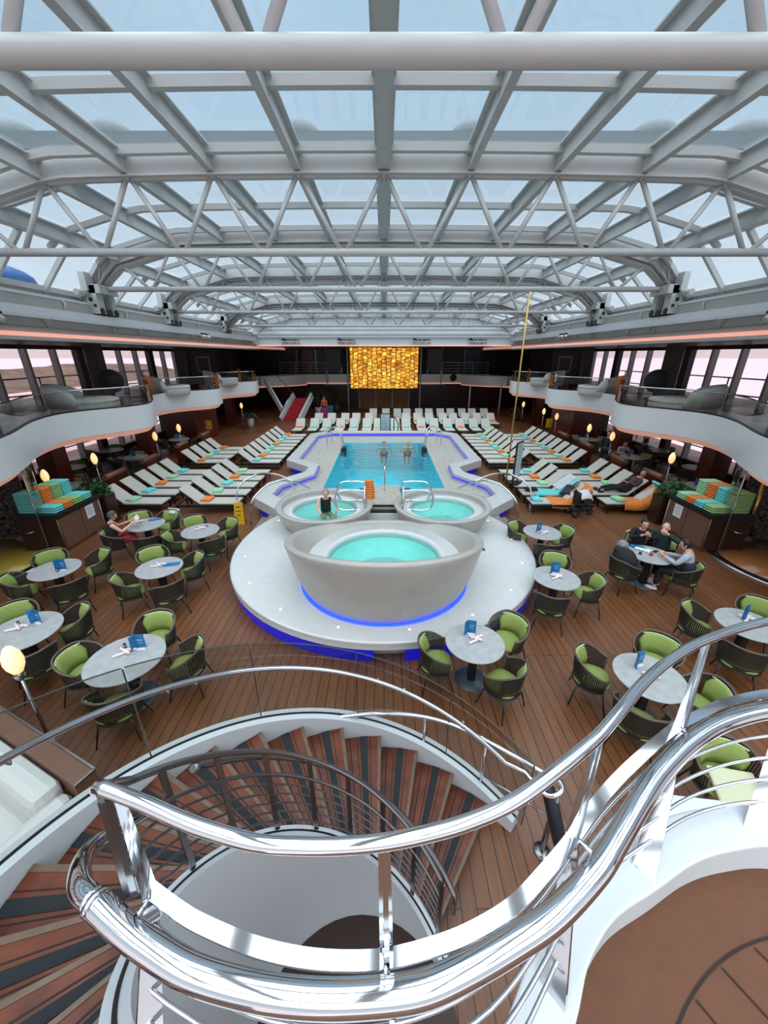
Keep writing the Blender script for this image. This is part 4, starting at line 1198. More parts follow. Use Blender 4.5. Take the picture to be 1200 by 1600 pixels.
# ================================================================== FURNITURE
def U(t):
    """plan of the chair shell: t from -1 (front left) over 0 (back) to 1 (front right)"""
    a = t * R(128)
    return V((0.31 * sin(a) * (1.0 + 0.05 * abs(t)), -0.29 * cos(a), 0))
def rimz(t): return 0.80 - 0.17 * min(1, max(0, (abs(t) - 0.30) / 0.6)) ** 1.2
def make_chair():
    t = thing('rope_armchair', 'x', 'chair')
    N = 46
    b = MB()
    for i in range(N):
        c = -0.98 + 1.96 * i / (N - 1)
        w = 0.0192
        for (f0, f1) in ((0, 1),):
            lo1, lo2 = U(c - w) * 0.84, U(c + w) * 0.84
            hi1, hi2 = U(c - w), U(c + w)
            b.add([V((lo1.x, lo1.y, 0.36)), V((lo2.x, lo2.y, 0.36)), V((hi2.x, hi2.y, rimz(c))), V((hi1.x, hi1.y, rimz(c)))], [(0, 1, 2, 3)])
    b.obj('rope_shell', 'rope', t)
    b = MB(); b.tube([U(c) + V((0, 0, rimz(c))) for c in [-1 + 2 * i / 28 for i in range(29)]], 0.017, 8)
    b.tube([U(-1) + V((0, 0, rimz(-1))), U(-1) * 0.84 + V((0, 0, 0.36))], 0.012, 6); b.tube([U(1) + V((0, 0, rimz(1))), U(1) * 0.84 + V((0, 0, 0.36))], 0.012, 6)
    b.obj('arm_rail', 'rim', t)
    b = MB(); b.tube([U(c) * 0.84 + V((0, 0, 0.36)) for c in [-1 + 2 * i / 24 for i in range(25)]], 0.013, 6, closed=True)
    b.prism([((U(c) * 0.83).x, (U(c) * 0.83).y) for c in [-1 + 2 * i / 20 for i in range(21)]], 0.35, 0.365)
    b.obj('seat_frame', 'black', t)
    for sx_ in (-1, 1):
        for sy in (-1, 1):
            b = MB(); b.tube([(0.19 * sx_, 0.15 * sy if sy > 0 else -0.17, 0.355), (0.27 * sx_, 0.24 * sy, 0.0)], [0.014, 0.010], 6); b.obj('leg', 'black', t)
    # seat cushion
    b = MB()
    pr = [(0.0, 0), (0.6, 0), (0.9, 0.012), (0.97, 0.03), (0.97, 0.055), (0.9, 0.08), (0.6, 0.092), (0.0, 0.097)]
    n = 28; vs = []
    for (k, z) in pr:
        for i in range(n):
            a = 2 * PI * i / n
            ca, sa = cos(a), sin(a)
            x = 0.25 * math.copysign(abs(ca) ** 0.7, ca) * max(k, 0.001); y = 0.25 * math.copysign(abs(sa) ** 0.7, sa) * max(k, 0.001)
            vs.append(V((x, y + 0.0, 0.368 + z)))
    fs = [(i * n + j, i * n + (j + 1) % n, (i + 1) * n + (j + 1) % n, (i + 1) * n + j) for i in range(len(pr) - 1) for j in range(n)]
    b.add(vs, fs, True); sc_ = b.obj('seat_cushion', 'green', t)
    # back cushion follows the shell
    b = MB(); rings = []
    for i in range(15):
        c = -0.5 + i / 14
        e = 0.30 + 0.0 * c
        f = min(1, (0.5 - abs(c)) * 8 + 0.25)
        zt = 0.47 + (0.29) * f ** 0.3 * (0.93 if abs(c) > 0.4 else 1); p = U(c)
        rings.append([V((p.x * 0.88, p.y * 0.88, 0.46)), V((p.x * 0.95, p.y * 0.95, zt - 0.02)), V((p.x * 0.90, p.y * 0.90, zt + 0.005)), V((p.x * 0.80, p.y * 0.80, zt - 0.02)), V((p.x * 0.66, p.y * 0.66, 0.58)), V((p.x * 0.66, p.y * 0.66, 0.46))])
    b.sweep(rings, smooth=True); bc = b.obj('back_cushion', 'green', t)
    b = MB(); b.tube([V((U(c).x * 0.92, U(c).y * 0.92, 0.765)) for c in [-0.42 + 0.84 * i / 12 for i in range(13)]], 0.009, 6); b.obj('piping', 'greenl', bc)
    return t
CH0 = make_chair()
USED = {}
def inst(proto, key, loc, rz, label, group):
    if not USED.get(key):
        USED[key] = 1
        proto.location = loc; proto.rotation_euler = (0, 0, rz); proto['label'] = label; proto['group'] = group
        return proto
    return dup(proto, loc, rz, label, group)

def make_table(r=0.45):
    t = thing('round_table', 'x', 'table')
    b = MB(); b.lathe([(0, 0.75), (r - 0.006, 0.75), (r, 0.744), (r, 0.732), (r - 0.012, 0.722), (0, 0.722)], n=48, smooth=False); b.obj('tabletop', 'tabletop', t)
    b = MB(); b.box((0, 0, 0.37), (0.11, 0.11, 0.70)); b.obj('pedestal', 'black', t)
    b = MB(); b.lathe([(0, 0.025), (0.25, 0.02), (0.26, 0.0)], n=32); b.obj('base', mat('table_base', (66, 76, 84), 0.4) if r > 0.44 else 'black', t)
    return t
TB0 = make_table(0.445)
def make_menu():
    t = thing('menu_card', 'x', 'menu')
    b = MB()
    b.box((0, 0.02, 0.125), (0.135, 0.004, 0.25)); b.obj('front_page', 'menu', t)
    b = MB(); b.bar((-0.066, 0.02, 0.125), (-0.11, -0.05, 0.125), 0.004, 0.25); b.obj('side_page', 'menu', t)
    b = MB(); b.box((0, 0.0, 0.006), (0.12, 0.045, 0.012)); b.obj('holder', 'paper', t)
    b = MB(); rr = random.Random(2)
    for i in range(7):
        b.box((-0.03 + i * 0.01, 0.0155, 0.15 + 0.006 * sin(i * 2.1)), (0.005, 0.004, 0.014 + 0.01 * rr.random()))
    b.box((0.0, 0.0155, 0.105), (0.06, 0.004, 0.004)); b.obj('lettering', 'inkpale', t)
    return t
MN0 = make_menu()
def make_roll():
    b = MB()
    b.tube([(-0.105, 0, 0.019), (-0.10, 0, 0.02), (0.08, 0, 0.02), (0.105, 0, 0.018)], [0.012, 0.019, 0.021, 0.015], 10)
    b.tube([(-0.01, 0, 0.02), (0.02, 0, 0.02)], 0.0225, 10)
    return b.obj('napkin_roll', 'napkin')
NR0 = make_roll(); NR0['category'] = 'napkin'
def make_shaker():
    t = thing('table_shaker', 'x', 'shaker')
    b = MB(); b.lathe([(0, 0), (0.022, 0), (0.02, 0.06), (0, 0.06)], n=12); b.obj('body', 'brushed', t)
    b = MB(); b.lathe([(0.021, 0.06), (0.018, 0.078), (0, 0.082)], n=12); b.obj('lid', 'black', t)
    return t
SK0 = make_shaker()

# table: pixel centre, phrase, chairs as (side word, pixel of chair, optional), menu?, napkins
def ang(a, b): return math.atan2(b.y - a.y, b.x - a.x)
TABLES = [
    ((86, 889), 'the table by the yellow shower floor', [('far', (78, 872)), ('right', (152, 880)), ('left', (33, 915)), ('near', (108, 920))], (99, 885), (30, 0)),
    ((35, 986), 'the table behind the big egg lamp', [('far', (20, 955)), ('right', (115, 975)), ('near', (52, 1030))], (60, 968), (28, 982)),
    ((196, 1028), 'the table nearest the curved glass guard', [('far', (246, 985)), ('left', (130, 1040)), ('right', (290, 1030)), ('near', (186, 1082))], (221, 1008), (196, 1020)),
    ((249, 886), 'the table with the flat blue folder', [('far', (236, 865)), ('left', (206, 914)), ('near', (262, 922)), ('right', (298, 886))], None, (248, 884)),
    ((313, 829), 'the table between reader and round plinth', [('far', (300, 813)), ('left', (277, 846)), ('near', (331, 851)), ('right', (355, 827))], None, (314, 826)),
    ((228, 819), "the reader's table", [('far', (210, 806)), ('near', (232, 849)), ('right', (262, 815)), ('left', (180, 843))], None, (215, 815)),
    ((742, 1003), 'the table against the blue-lit plinth', [('left', (697, 1022)), ('right', (793, 990)), ('near', (782, 1052))], (736, 985), (743, 1000)),
    ((869, 902), 'the nearer of two tables right of the plinth', [('far', (866, 884)), ('right', (918, 918)), ('near', (861, 938))], (868, 890), (869, 902)),
    ((847, 831), 'the farther of two tables right of the plinth', [('left', (816, 834)), ('right', (876, 838)), ('near', (854, 858))], (842, 825), (850, 833)),
    ((1015, 1056), 'the table behind the steel landing rail', [('left', (927, 1046)), ('far', (1028, 1016)), ('near', (1003, 1098)), ('right', (1095, 1092))], (999, 1034), (1016, 1058)),
    ((1170, 975), 'the table at the right edge of the photo', [('left', (1090, 970)), ('far', (1190, 950)), ('near', (1160, 1022))], (1164, 960), (1165, 967)),
    ((1016, 866), "the three diners' table", [('far', (988, 842)), ('left', (974, 886)), ('near', (1070, 895)), ('right', (1052, 842))], None, None),
]
TPOS = []; CHAIRS = {}
for ti, (px, phrase, chairs, menu, nap) in enumerate(TABLES):
    c = G(px[0], px[1], 0.75)
    ground = V((c.x, c.y, 0)); TPOS.append(ground)
    tb_ = inst(TB0, 'table', ground, 0, 'round grey table, ' + phrase.replace("the reader's table", 'where the seated woman reads').replace("the three diners' table", 'where three people are eating').replace('the table ', ''), 'round grey tables')
    tb_.scale = (1.17, 1.17, 1) if ti in (1, 2) else (1, 1, 1)
    for (side, cpx) in chairs:
        q = G(cpx[0], cpx[1], 0.55); q = V((q.x, q.y, 0))
        d = (q - ground); dist = d.length
        if dist < 0.58: q = ground + d * (0.58 / dist)
        if dist > 0.80: q = ground + d * (0.80 / dist)
        a = ang(q, ground) - PI / 2 + rnd.uniform(-0.12, 0.12)
        o = inst(CH0, 'chair', q, a, 'rope armchair on the %s side of %s' % (side, phrase), 'green-cushioned rope armchairs')
        CHAIRS[(ti, side)] = o
    if menu:
        g = G(menu[0], menu[1] + 6, 0.75)
        d = g - c
        if d.length > 0.36: g = c + d * (0.36 / d.length)
        inst(MN0, 'menu', V((g.x, g.y, 0.75)), rnd.uniform(-0.4, 0.4), 'standing blue menu card on ' + phrase, 'blue menu cards')
    if nap and nap[1]:
        g = G(nap[0], nap[1], 0.75)
        d = g - c
        if d.length > 0.28: g = c + d * (0.28 / d.length)
        for i in range(3):
            a = (0.5, -0.5, 0.2)[i] + rnd.uniform(-0.2, 0.2)
            inst(NR0, 'roll', V((g.x + (i - 1) * 0.03, g.y + (i - 1) * 0.045, 0.75 + (0.02 if i == 1 else 0))), a, 'patterned napkin roll on ' + phrase, 'napkin rolls on ' + phrase)
    if nap and not nap[1]:
        g = G(90, 893, 0.75)
        inst(SK0, 'shaker', V((g.x, g.y, 0.75)), 0, 'small dark pepper shaker beside the menu on ' + phrase, None)
for i, (px, ph) in enumerate((((196, 1012), TABLES[2][1]), ((30, 977), TABLES[1][1]))):
    g = G(px[0], px[1], 0.75); inst(SK0, 'shaker', V((g.x, g.y, 0.75)), 0, 'small chrome shaker by the napkins on ' + ph, None)
# items on particular tables
def blue_folder(p, rz, label):
    b = MB(); b.box((0, 0, 0.006), (0.30, 0.14, 0.012)); b.box((0.0, 0.0, 0.013), (0.2, 0.05, 0.002))
    o = b.obj('menu_folder', 'menu'); o.location = p; o.rotation_euler = (0, 0, rz); tag(o, label, 'folder')
g = G(268, 882, 0.75); blue_folder(V((g.x, g.y, 0.75)), 0.25, 'bright blue menu folder lying flat beside napkins')
g = G(242, 812, 0.75); blue_folder(V((g.x, g.y, 0.75)), 0.35, 'blue folder lying flat on the table of the reading woman')
b = MB(); b.box((0, 0, 0.004), (0.16, 0.1, 0.008)); o = b.obj('phone', 'black'); g = G(320, 823, 0.75); o.location = (g.x, g.y, 0.75); o.rotation_euler = (0, 0, 0.5); tag(o, 'dark phone lying by napkins on the table beside the plinth', 'phone')

# chair with pale cover behind the landing rods, white service box
g = G(1150, 1235, 0.5)
bx = inst(CH0, 'chair', V((g.x, g.y + 0.15, 0)), 2.9, 'green-cushioned rope armchair half hidden behind the landing rods', 'green-cushioned rope armchairs')
b = MB(); b.box((0, 0, 0), (0.46, 0.5, 0.05)); o = b.obj('seat_cover', mat('cream_cloth', (190, 190, 160), 0.8), bevel=0.02); o.location = (g.x + 0.0, g.y - 0.05, 0.50); o.rotation_euler = (0.25, 0, -0.2)
tag(o, 'cream cover lying over the armchair behind the landing rods', 'cover')
g = G(1068, 1272, 1.0)
t = thing('service_box', 'low white box with a dark knob, behind the landing rods', 'box', (g.x + 0.05, g.y, 0), -0.12)
b = MB(); b.box((0, 0, 0.49), (0.85, 0.36, 0.98)); b.obj('body', 'white', t, bevel=0.02)
b = MB(); b.lathe([(0.03, 0), (0.028, 0.04), (0, 0.045)], c=(0.06, -0.04, 0.98), n=12); b.obj('knob', 'brushed', t)

# ------------------------------------------------------------------ loungers
def make_lounger():
    t = thing('sun_lounger', 'x', 'sun lounger')
    b = MB()
    for s in (-1, 1):
        b.box((0.28, s * 0.32, 0.26), (2.0, 0.045, 0.075))
    for x in (-0.7, 0.3, 1.26): b.box((x, 0, 0.27), (0.04, 0.6, 0.04))
    b.obj('frame', 'black', t)
    for x in (-0.66, 1.2):
        for s in (-1, 1):
            b = MB(); b.box((x, s * 0.3, 0.123), (0.045, 0.045, 0.246)); b.obj('leg', 'black', t)
    b = MB(); b.tube([(-0.5, 0.2, 0.72), (-0.25, 0.2, 0.29)], 0.012, 6); b.tube([(-0.5, -0.2, 0.72), (-0.25, -0.2, 0.29)], 0.012, 6); b.tube([(-0.5, -0.2, 0.72), (-0.5, 0.2, 0.72)], 0.012, 6)
    b.obj('back_strut', 'black', t)
    b = MB(); b.box((0.66, 0, 0.325), (1.24, 0.60, 0.05)); b.obj('seat_pad', 'pad', t, bevel=0.012)
    a = R(41)
    m_ = Matrix.Rotation(a, 4, 'Y')
    b = MB(); b.box(V((-cos(a) * 0.37 + 0.03, 0, 0.34 + sin(a) * 0.37)), (0.76, 0.60, 0.045), mx=m_); b.obj('back_pad', 'pad', t, bevel=0.012)
    b = MB(); b.box(V((-cos(a) * 0.37 + 0.045, 0, 0.34 + sin(a) * 0.37 - 0.035)), (0.76, 0.64, 0.025), mx=m_); b.obj('back_frame', 'black', t)
    return t
LG0 = make_lounger()
def make_towel(m):
    b = MB()
    pr = []
    for i in range(9):
        a = PI / 2 + PI * i / 8
        pr.append((-0.12 + 0.032 * cos(a), 0.032 + 0.032 * sin(a)))
    for i in range(9):
        a = -PI / 2 + PI * i / 8
        pr.append((0.12 + 0.032 * cos(a), 0.032 + 0.032 * sin(a)))
    b.sweep([[V((x, y, z)) for x, z in pr] for y in (-0.2, -0.19, 0.19, 0.2)])
    b.sweep([[V((x * 0.96, y, z * 0.55 + 0.048)) for x, z in pr] for y in (-0.195, 0.195)])
    o = b.obj('folded_towel', m); o['category'] = 'towel'
    return o
TW = {'o': (make_towel('towel_orange'), 'orange'), 'a': (make_towel('towel_aqua'), 'aqua'), 'g': (make_towel('towel_green'), 'pale green')}
ORDN = ['first', 'second', 'third', 'fourth', 'fifth', 'sixth', 'seventh', 'eighth', 'ninth', 'tenth', 'eleventh', 'twelfth', 'thirteenth', 'fourteenth', 'fifteenth']
LPOS = {}
def lounger(x, y, rz, row, i, tw, frm='from the front', pref=''):
    name = {'o': 'orange', 'a': 'aqua', 'g': 'pale green'}.get(tw)
    lab = 'grey lounger%s, %s %s, %s' % ((' with %s towel' % name) if name else '', ORDN[i], frm, row)
    inst(LG0, 'lounger', V((x, y, 0)), rz, lab, 'grey sun loungers, ' + row)
    LPOS[(row, i)] = V((x, y, 0))
    if name:
        o, nm = TW[tw]
        dx = 0.20
        inst(o, 'tw' + tw, V((x + dx * cos(rz), y + dx * sin(rz), 0.35)), rz + rnd.uniform(-0.25, 0.25), 'folded %s towel on the %s lounger %s, %s' % (nm, ORDN[i], frm, row), 'folded towels on ' + row)
nearY = [11.95, 12.83, 13.68, 14.5, 15.35]
farY = [17.1, 17.95, 18.8, 19.65, 20.5, 21.4, 22.3, 23.2]
for i, (y, c) in enumerate(zip(nearY, 'gaoga')): lounger(-8.5, y, 0, 'outer near left block', i, c)
for i, (y, c) in enumerate(zip(nearY, 'ogaog')): lounger(-6.05, y, 0, 'inner near left block', i, c)
for i, (y, c) in enumerate(zip(farY[:4], 'ogao')): lounger(-8.5, y, 0, 'outer far left block', i, c)
for i, (y, c) in enumerate(zip(farY, 'aogaogao')): lounger(-6.0, y, 0, 'inner far left block', i, c)
for i, (y, c) in enumerate(zip(nearY, '  goa')): lounger(6.1, y, PI, 'inner near right block', i, c)
for i, (y, c) in enumerate(zip(nearY, '  goa')): lounger(8.5, y, PI, 'outer near right block', i, c)
for i, (y, c) in enumerate(zip(farY, 'ogoagoag')): lounger(6.0, y, PI, 'inner far right block', i, c)
for i, (y, c) in enumerate(zip(farY, 'ogoagoag')): lounger(8.5, y, PI, 'outer far right block', i, c)
# three rows behind the pool
X1 = [471, 493, 512, 533, 554, 574, 591, 617, 634, 657, 677, 698, 717, 738, 757, 780]
C1 = 'oagoaggaaogaoago'
for i, u in enumerate(X1):
    if i > 14: continue
    lounger(G(u, 664, 0.4).x, 26.0, -PI / 2 + 0.0, 'front row behind pool', i, C1[i], 'from the left')
X2 = [499, 519, 540, 557, 577, 634, 652, 670, 691, 707, 726, 744, 765]
for i, u in enumerate(X2):
    lounger(G(u, 655, 0.4).x, 28.6, -PI / 2, 'middle row behind pool', i, 'g oa go a g o'[i] if i < 13 else ' ', 'from the left')
X3 = [583, 603, 621, 636, 655, 671, 689, 705, 723, 739, 758]
for i, u in enumerate(X3):
    lounger(A(u, 640, 31.2).x, 31.2, -PI / 2, 'back row behind pool', i, ' ', 'from the left')

# draped towels and things on the near right loungers
def drape(m, x, y, rz, x0, x1, wd, label, name='draped_towel', back=True):
    """cloth lying along a lounger: x0..x1 in the lounger's own axis"""
    b = MB(); rr = random.Random(int(x * 10 + y))
    n = 26; mcols = 12; rows = []
    a = R(41)
    for i in range(n + 1):
        s_ = x0 + (x1 - x0) * i / n
        if s_ > 0: px_, pz = s_, 0.362
        else: px_, pz = s_ * cos(a) + 0.02, 0.375 + (-s_) * sin(a)
        row = []
        for j in range(mcols + 1):
            f = -1 + 2 * j / mcols
            yy = f * wd / 2
            z = pz + 0.012 * sin(7 * s_ + 3 * f) + 0.008 * rr.random()
            over = abs(yy) - 0.31
            if over > 0: z -= over * 1.5; yy = math.copysign(0.31 + over * 0.35, yy)
            row.append(V((px_ + 0.02 * sin(5 * f), yy, z)))
        rows.append(row)
    for i in range(n): b.ribbon(rows[i], rows[i + 1])
    o = b.obj(name, m, solid=0.01); o.location = (x, y, 0); o.rotation_euler = (0, 0, rz)
    tag(o, label, 'towel')
    return o
drape('towel_aqua', 6.1, nearY[1], PI, -0.78, 0.85, 0.80, 'large aqua towel spread over a lounger by the stroller')
drape('towel_white', 6.05, nearY[1] + 0.16, PI, -0.80, -0.1, 0.55, 'white towel edge under the large aqua towel', 'white_towel')
drape('towel_orange', 6.1, nearY[0], PI, -0.78, 0.65, 0.86, 'crumpled orange towel on the lounger beside the stroller')
o = inst(TW['a'][0], 'twa', V((5.05, nearY[0], 0.35)), PI, 'folded aqua towel at the foot of the lounger beside the stroller', None)
drape('towel_orange', 8.5, nearY[0] - 0.05, PI, -0.80, 0.72, 0.92, 'smooth orange towel spread over the outermost front right lounger')
t_ = inst(TW['a'][0], 'twa', V((8.95, nearY[0] - 0.02, 0.83)), PI, 'aqua towel folded at the head of the outermost front right lounger', None); t_.rotation_euler = (0, R(-41), PI)
inst(TW['g'][0], 'twg', V((7.75, nearY[0] - 0.03, 0.37)), PI + 0.2, 'pale green towel at the foot of the outermost front right lounger', None)
inst(TW['g'][0], 'twg', V((7.95, nearY[1] + 0.2, 0.36)), PI + 0.2, "pale green towel beside the reclining man's legs", None)
b = MB()
for i in range(6): b.tube(crom([(0.1 * i - 0.3, -0.2 + 0.05 * i, 0), (0.08 * i - 0.2, 0.02, 0.06), (0.1 * i - 0.25, 0.25, 0.0)], 5), 0.05, 8)
o = b.obj('crumpled_jacket', 'cloth_navy'); o.location = (6.35, 12.35, 0.52); o.rotation_euler = (0, R(-20), 0.7); tag(o, 'crumpled dark blue jacket between the aqua and orange towels', 'jacket')
b = MB()
for i in range(5): b.tube(crom([(0.09 * i - 0.2, -0.12, 0), (0.08 * i - 0.2, 0.0, 0.05), (0.09 * i - 0.2, 0.13, 0.0)], 5), 0.04, 8)
o = b.obj('dark_bag', 'cloth_black'); o.location = (5.2, 12.85, 0.42); tag(o, 'small dark bag on the foot of the aqua-towelled lounger', 'bag')

# stroller
g = G(905, 805, 0.0)
t = thing('stroller', 'black folding stroller with a white blanket over its hood', 'stroller', (g.x, g.y, 0), 0.1)
for (x, y) in ((-0.28, 0.2), (-0.28, -0.2), (0.33, 0.0)):
    b = MB(); b.tube([(x, y - 0.02, 0.11), (x, y + 0.02, 0.11)], 0.11, 16); w_ = b.obj('wheel', 'black', t)
    b = MB(); b.tube([(x, y - 0.024, 0.11), (x, y + 0.024, 0.11)], 0.07, 12); b.obj('hub', 'brushed', w_)
b = MB(); b.tube([(0.33, 0.0, 0.12), (0.1, 0.18, 0.35), (-0.4, 0.2, 0.95)], 0.014, 8); b.tube([(0.33, 0.0, 0.12), (0.1, -0.18, 0.35), (-0.4, -0.2, 0.95)], 0.014, 8)
b.tube([(-0.28, 0.2, 0.12), (0.1, 0.2, 0.6)], 0.012, 8); b.tube([(-0.28, -0.2, 0.12), (0.1, -0.2, 0.6)], 0.012, 8); b.tube([(-0.4, -0.2, 0.95), (-0.4, 0.2, 0.95)], 0.016, 8)
b.obj('frame', 'black', t)
b = MB(); b.box((-0.05, 0, 0.42), (0.36, 0.34, 0.06)); b.box((-0.2, 0, 0.62), (0.06, 0.34, 0.4)); b.box((-0.1, 0, 0.22), (0.4, 0.3, 0.12)); b.obj('seat', 'cloth_black', t, bevel=0.02)
b = MB()
vs = []; nn, kk = 14, 8
for i in range(kk + 1):
    for j in range(nn + 1):
        aa = PI * j / nn; bb_ = -0.3 + 2.1 * i / kk
        vs.append(V((-0.1 + 0.30 * sin(bb_) + 0.02 * sin(j * 2.0), 0.24 * cos(aa), 0.62 + 0.26 * cos(bb_ - 0.4) * (0.5 + 0.5 * sin(aa)) - 0.1 * abs(cos(aa)))))
b.add(vs, [(i * (nn + 1) + j, i * (nn + 1) + j + 1, (i + 1) * (nn + 1) + j + 1, (i + 1) * (nn + 1) + j) for i in range(kk) for j in range(nn)], True)
b.obj('blanket', 'towel_white', t, solid=0.012)

# low brown divider walls with rounded caps behind the loungers
DV = thing('low_divider', 'x', 'divider', group='low brown dividers')
b = MB(); b.box((0, 0, 0.45), (0.16, 0.95, 0.9)); b.obj('panel', 'mahog', DV)
b = MB(); b.tube([(0, -0.5, 0.93), (0, 0.5, 0.93)], 0.10, 14); b.obj('cap', 'oakbrown', DV)
first = True
for s, nm in ((-1, 'left'), (1, 'right')):
    for i, y in enumerate((13.05, 15.2, 17.9, 20.4)):
        lab = 'low brown divider with rounded cap behind the %s loungers, %s from the front' % (nm, ORDN[i])
        inst(DV, 'div', V((s * 9.5, y, 0)), 0, lab, 'low brown dividers')

# egg lamps on slim poles
EL = thing('egg_lamp', 'x', 'lamp')
b = MB(); b.lathe([(0, 0), (0.05, 0.02), (0.085, 0.10), (0.096, 0.17), (0.085, 0.26), (0.042, 0.35), (0, 0.38)], c=(0, 0, 1.5), n=24); b.obj('shade', 'egg', EL)
b = MB(); b.tube([(0, 0, 0.02), (0, 0, 1.5)], 0.017, 8); b.lathe([(0.06, 1.50), (0.05, 1.44), (0.02, 1.4)], n=12); b.obj('pole', 'brushed', EL)
b = MB(); b.lathe([(0, 0.03), (0.14, 0.025), (0.15, 0)], n=20); b.obj('base', 'black', EL)
for (u, v, ds) in ((20, 1032, 'large in the foreground beside the white sofa'), (70, 744, 'behind the left towel counter'), (147, 717, 'left side, next after the towel counter'), (242, 682, 'left side, beyond the first dividers'), (279, 669, 'left side, in front of the mahogany panel'), (377, 634, 'far left, near the potted palm'),
                   (1050, 716, 'right side, above the right towel counter'), (957, 682, 'right side, under the balcony bend'), (921, 669, 'right side, in front of standing people'), (870, 651, 'right side, beside the mahogany panel'), (850, 643, 'far right, second from the brass pole'), (818, 632, 'far right, closest to the brass pole')):
    q = G(u, v, 1.68)
    inst(EL, 'egg', V((q.x, q.y, 0)), 0, 'glowing egg-shaped lamp on a slim pole, ' + ds, 'egg lamps')

# towel counters
def fold(m):
    b = MB(); b.box((0, 0, 0.029), (0.44, 0.30, 0.054)); b.box((0.225, 0, 0.029), (0.03, 0.29, 0.03))
    o = b.obj('stacked_towel', m, bevel=0.016); o['category'] = 'towel'; return o
FT_ = {'a': (fold('towel_aqua'), 'aqua'), 'o': (fold('towel_orange'), 'orange'), 'l': (fold('towel_lime'), 'lime green'), 'g': (fold('towel_green'), 'pale green')}
def counter(s, nm, order):
    t = thing('towel_counter', 'brown towel cabinet with black top on the %s side of the deck' % nm, 'cabinet', (s * 8.88, 9.75, 0), 0, 'towel counters')
    b = MB(); b.box((0, 0, 0.5), (1.06, 1.5, 0.9)); b.box((0, 0, 0.04), (0.96, 1.42, 0.08)); b.obj('body', 'cabinet', t)
    b = MB(); b.box((0.02 * -s, 0, 0.99), (1.12, 1.56, 0.10)); b.obj('top', 'black', t)
    for i in (-1, 1):
        b = MB(); b.box((-s * 0.54, i * 0.37, 0.52), (0.025, 0.70, 0.80)); b.obj('door', 'cabinet', t)
    b = MB(); b.box((0, -0.76, 0.5), (1.02, 0.02, 0.86)); b.obj('side_panel', 'cabdark', t)
    for i in (-1, 1):
        b = MB(); b.tube([(-s * 0.53, i * 0.755, 0.02), (-s * 0.53, i * 0.755, 1.0)], 0.02, 8); b.obj('corner_post', 'steel_white' if i > 0 else 'cabinet', t)
    b = MB(); b.tube(crom([(s * 0.1, -0.77, 0.62), (s * 0.12, -0.86, 0.6), (s * 0.22, -0.9, 0.6), (s * 0.3, -0.78, 0.52)], 5), 0.014, 6); b.obj('handle', 'chrome', t)
    sg = thing('paper_notice', 'white paper notice with grey lines taped to the %s towel cabinet' % nm, 'notice', (s * 8.88 - s * 0.56, 10.08, 0.72))
    b = MB(); b.box((0, 0, 0), (0.006, 0.30, 0.36)); b.obj('sheet', 'paper', sg)
    b = MB(); rr = random.Random(5)
    for r_ in range(5):
        x = -0.09
        while x < 0.09:
            wv = 0.012 + 0.03 * rr.random(); b.box((-s * 0.004, x + wv / 2, 0.11 - r_ * 0.05), (0.002, wv, 0.018)); x += wv + 0.012
    b.obj('lettering', 'ink', sg)
    for j, c in enumerate(order):
        o, cn = FT_[c]
        yy = 9.75 - 0.52 + j * 0.335
        for (xx, n, w_) in ((-s * 0.26, 3, 'front'), (s * 0.24, 9, 'back')):
            for k in range(n):
                inst(o, 'ft' + c, V((s * 8.88 + xx, yy, 1.042 + k * 0.060)), PI if s > 0 else 0, '%s towel, layer %d from below, %s stack %d of the %s towel counter' % (cn, k + 1, w_, j + 1, nm), 'towels stacked on the %s counter' % nm)
counter(-1, 'left', 'aola')
counter(1, 'right', 'laog')

# curved twig-patterned showers with resin floors
for s, nm, mf in ((-1, 'left', 'yellowfloor'), (1, 'right', 'amberfloor')):
    cx_, cy = s * 10.25, 8.35
    t = thing('shower_enclosure', 'curved glass shower with twig-patterned panel and %s floor, %s edge' % ('yellow' if s < 0 else 'amber', nm), 'shower', (cx_, cy, 0))
    b = MB(); b.lathe([(0, 0.012), (1.62, 0.012), (1.62, 0.0)], n=64); b.obj('floor_disc', mf, t)
    b = MB(); b.lathe([(1.62, 0.014), (1.62, 0.03), (1.85, 0.03), (1.85, 0.0)], n=64); b.obj('track', 'brushed', t)
    aa = (R(-60), R(75)) if s < 0 else (R(105), R(240))
    if s < 0: a_g = (R(15), R(80)); a_p = (R(95), R(200))
    else: a_g = (R(100), R(165)); a_p = (R(-20), R(85))
    b = MB(); b.lathe([(1.70, 0.03), (1.70, 2.3)], n=24, a0=a_g[0], a1=a_g[1]); b.obj('curved_glass', 'glass', t)
    b = MB(); b.lathe([(1.45, 0.03), (1.45, 2.3)], n=24, a0=R(60) if s < 0 else R(10), a1=R(170) if s < 0 else R(120)); b.obj('patterned_panel', 'twig', t)
    for a in (a_g if s < 0 else a_g[::-1]):
        b = MB(); b.tube([(1.7 * cos(a), 1.7 * sin(a), 0), (1.7 * cos(a), 1.7 * sin(a), 2.32)], 0.02, 8); b.obj('frame_post', 'brushed', t)
    b = MB(); b.tube([(1.5 * cos(a_g[0] + .3) * 0.9, 1.3 * sin(a_g[0] + .6), 0.02), (1.5 * cos(a_g[0] + .3) * 0.9, 1.3 * sin(a_g[0] + .6), 2.2)], 0.05, 10); b.obj('shower_column', 'brass', t)

# ------------------------------------------------------------------ sofa beside the stairs
sf = thing('banquette', 'white upholstered banquette with brown backing at the lower left', 'sofa', (-3.34, 2.60, 0), math.atan2(0.41, -0.91))
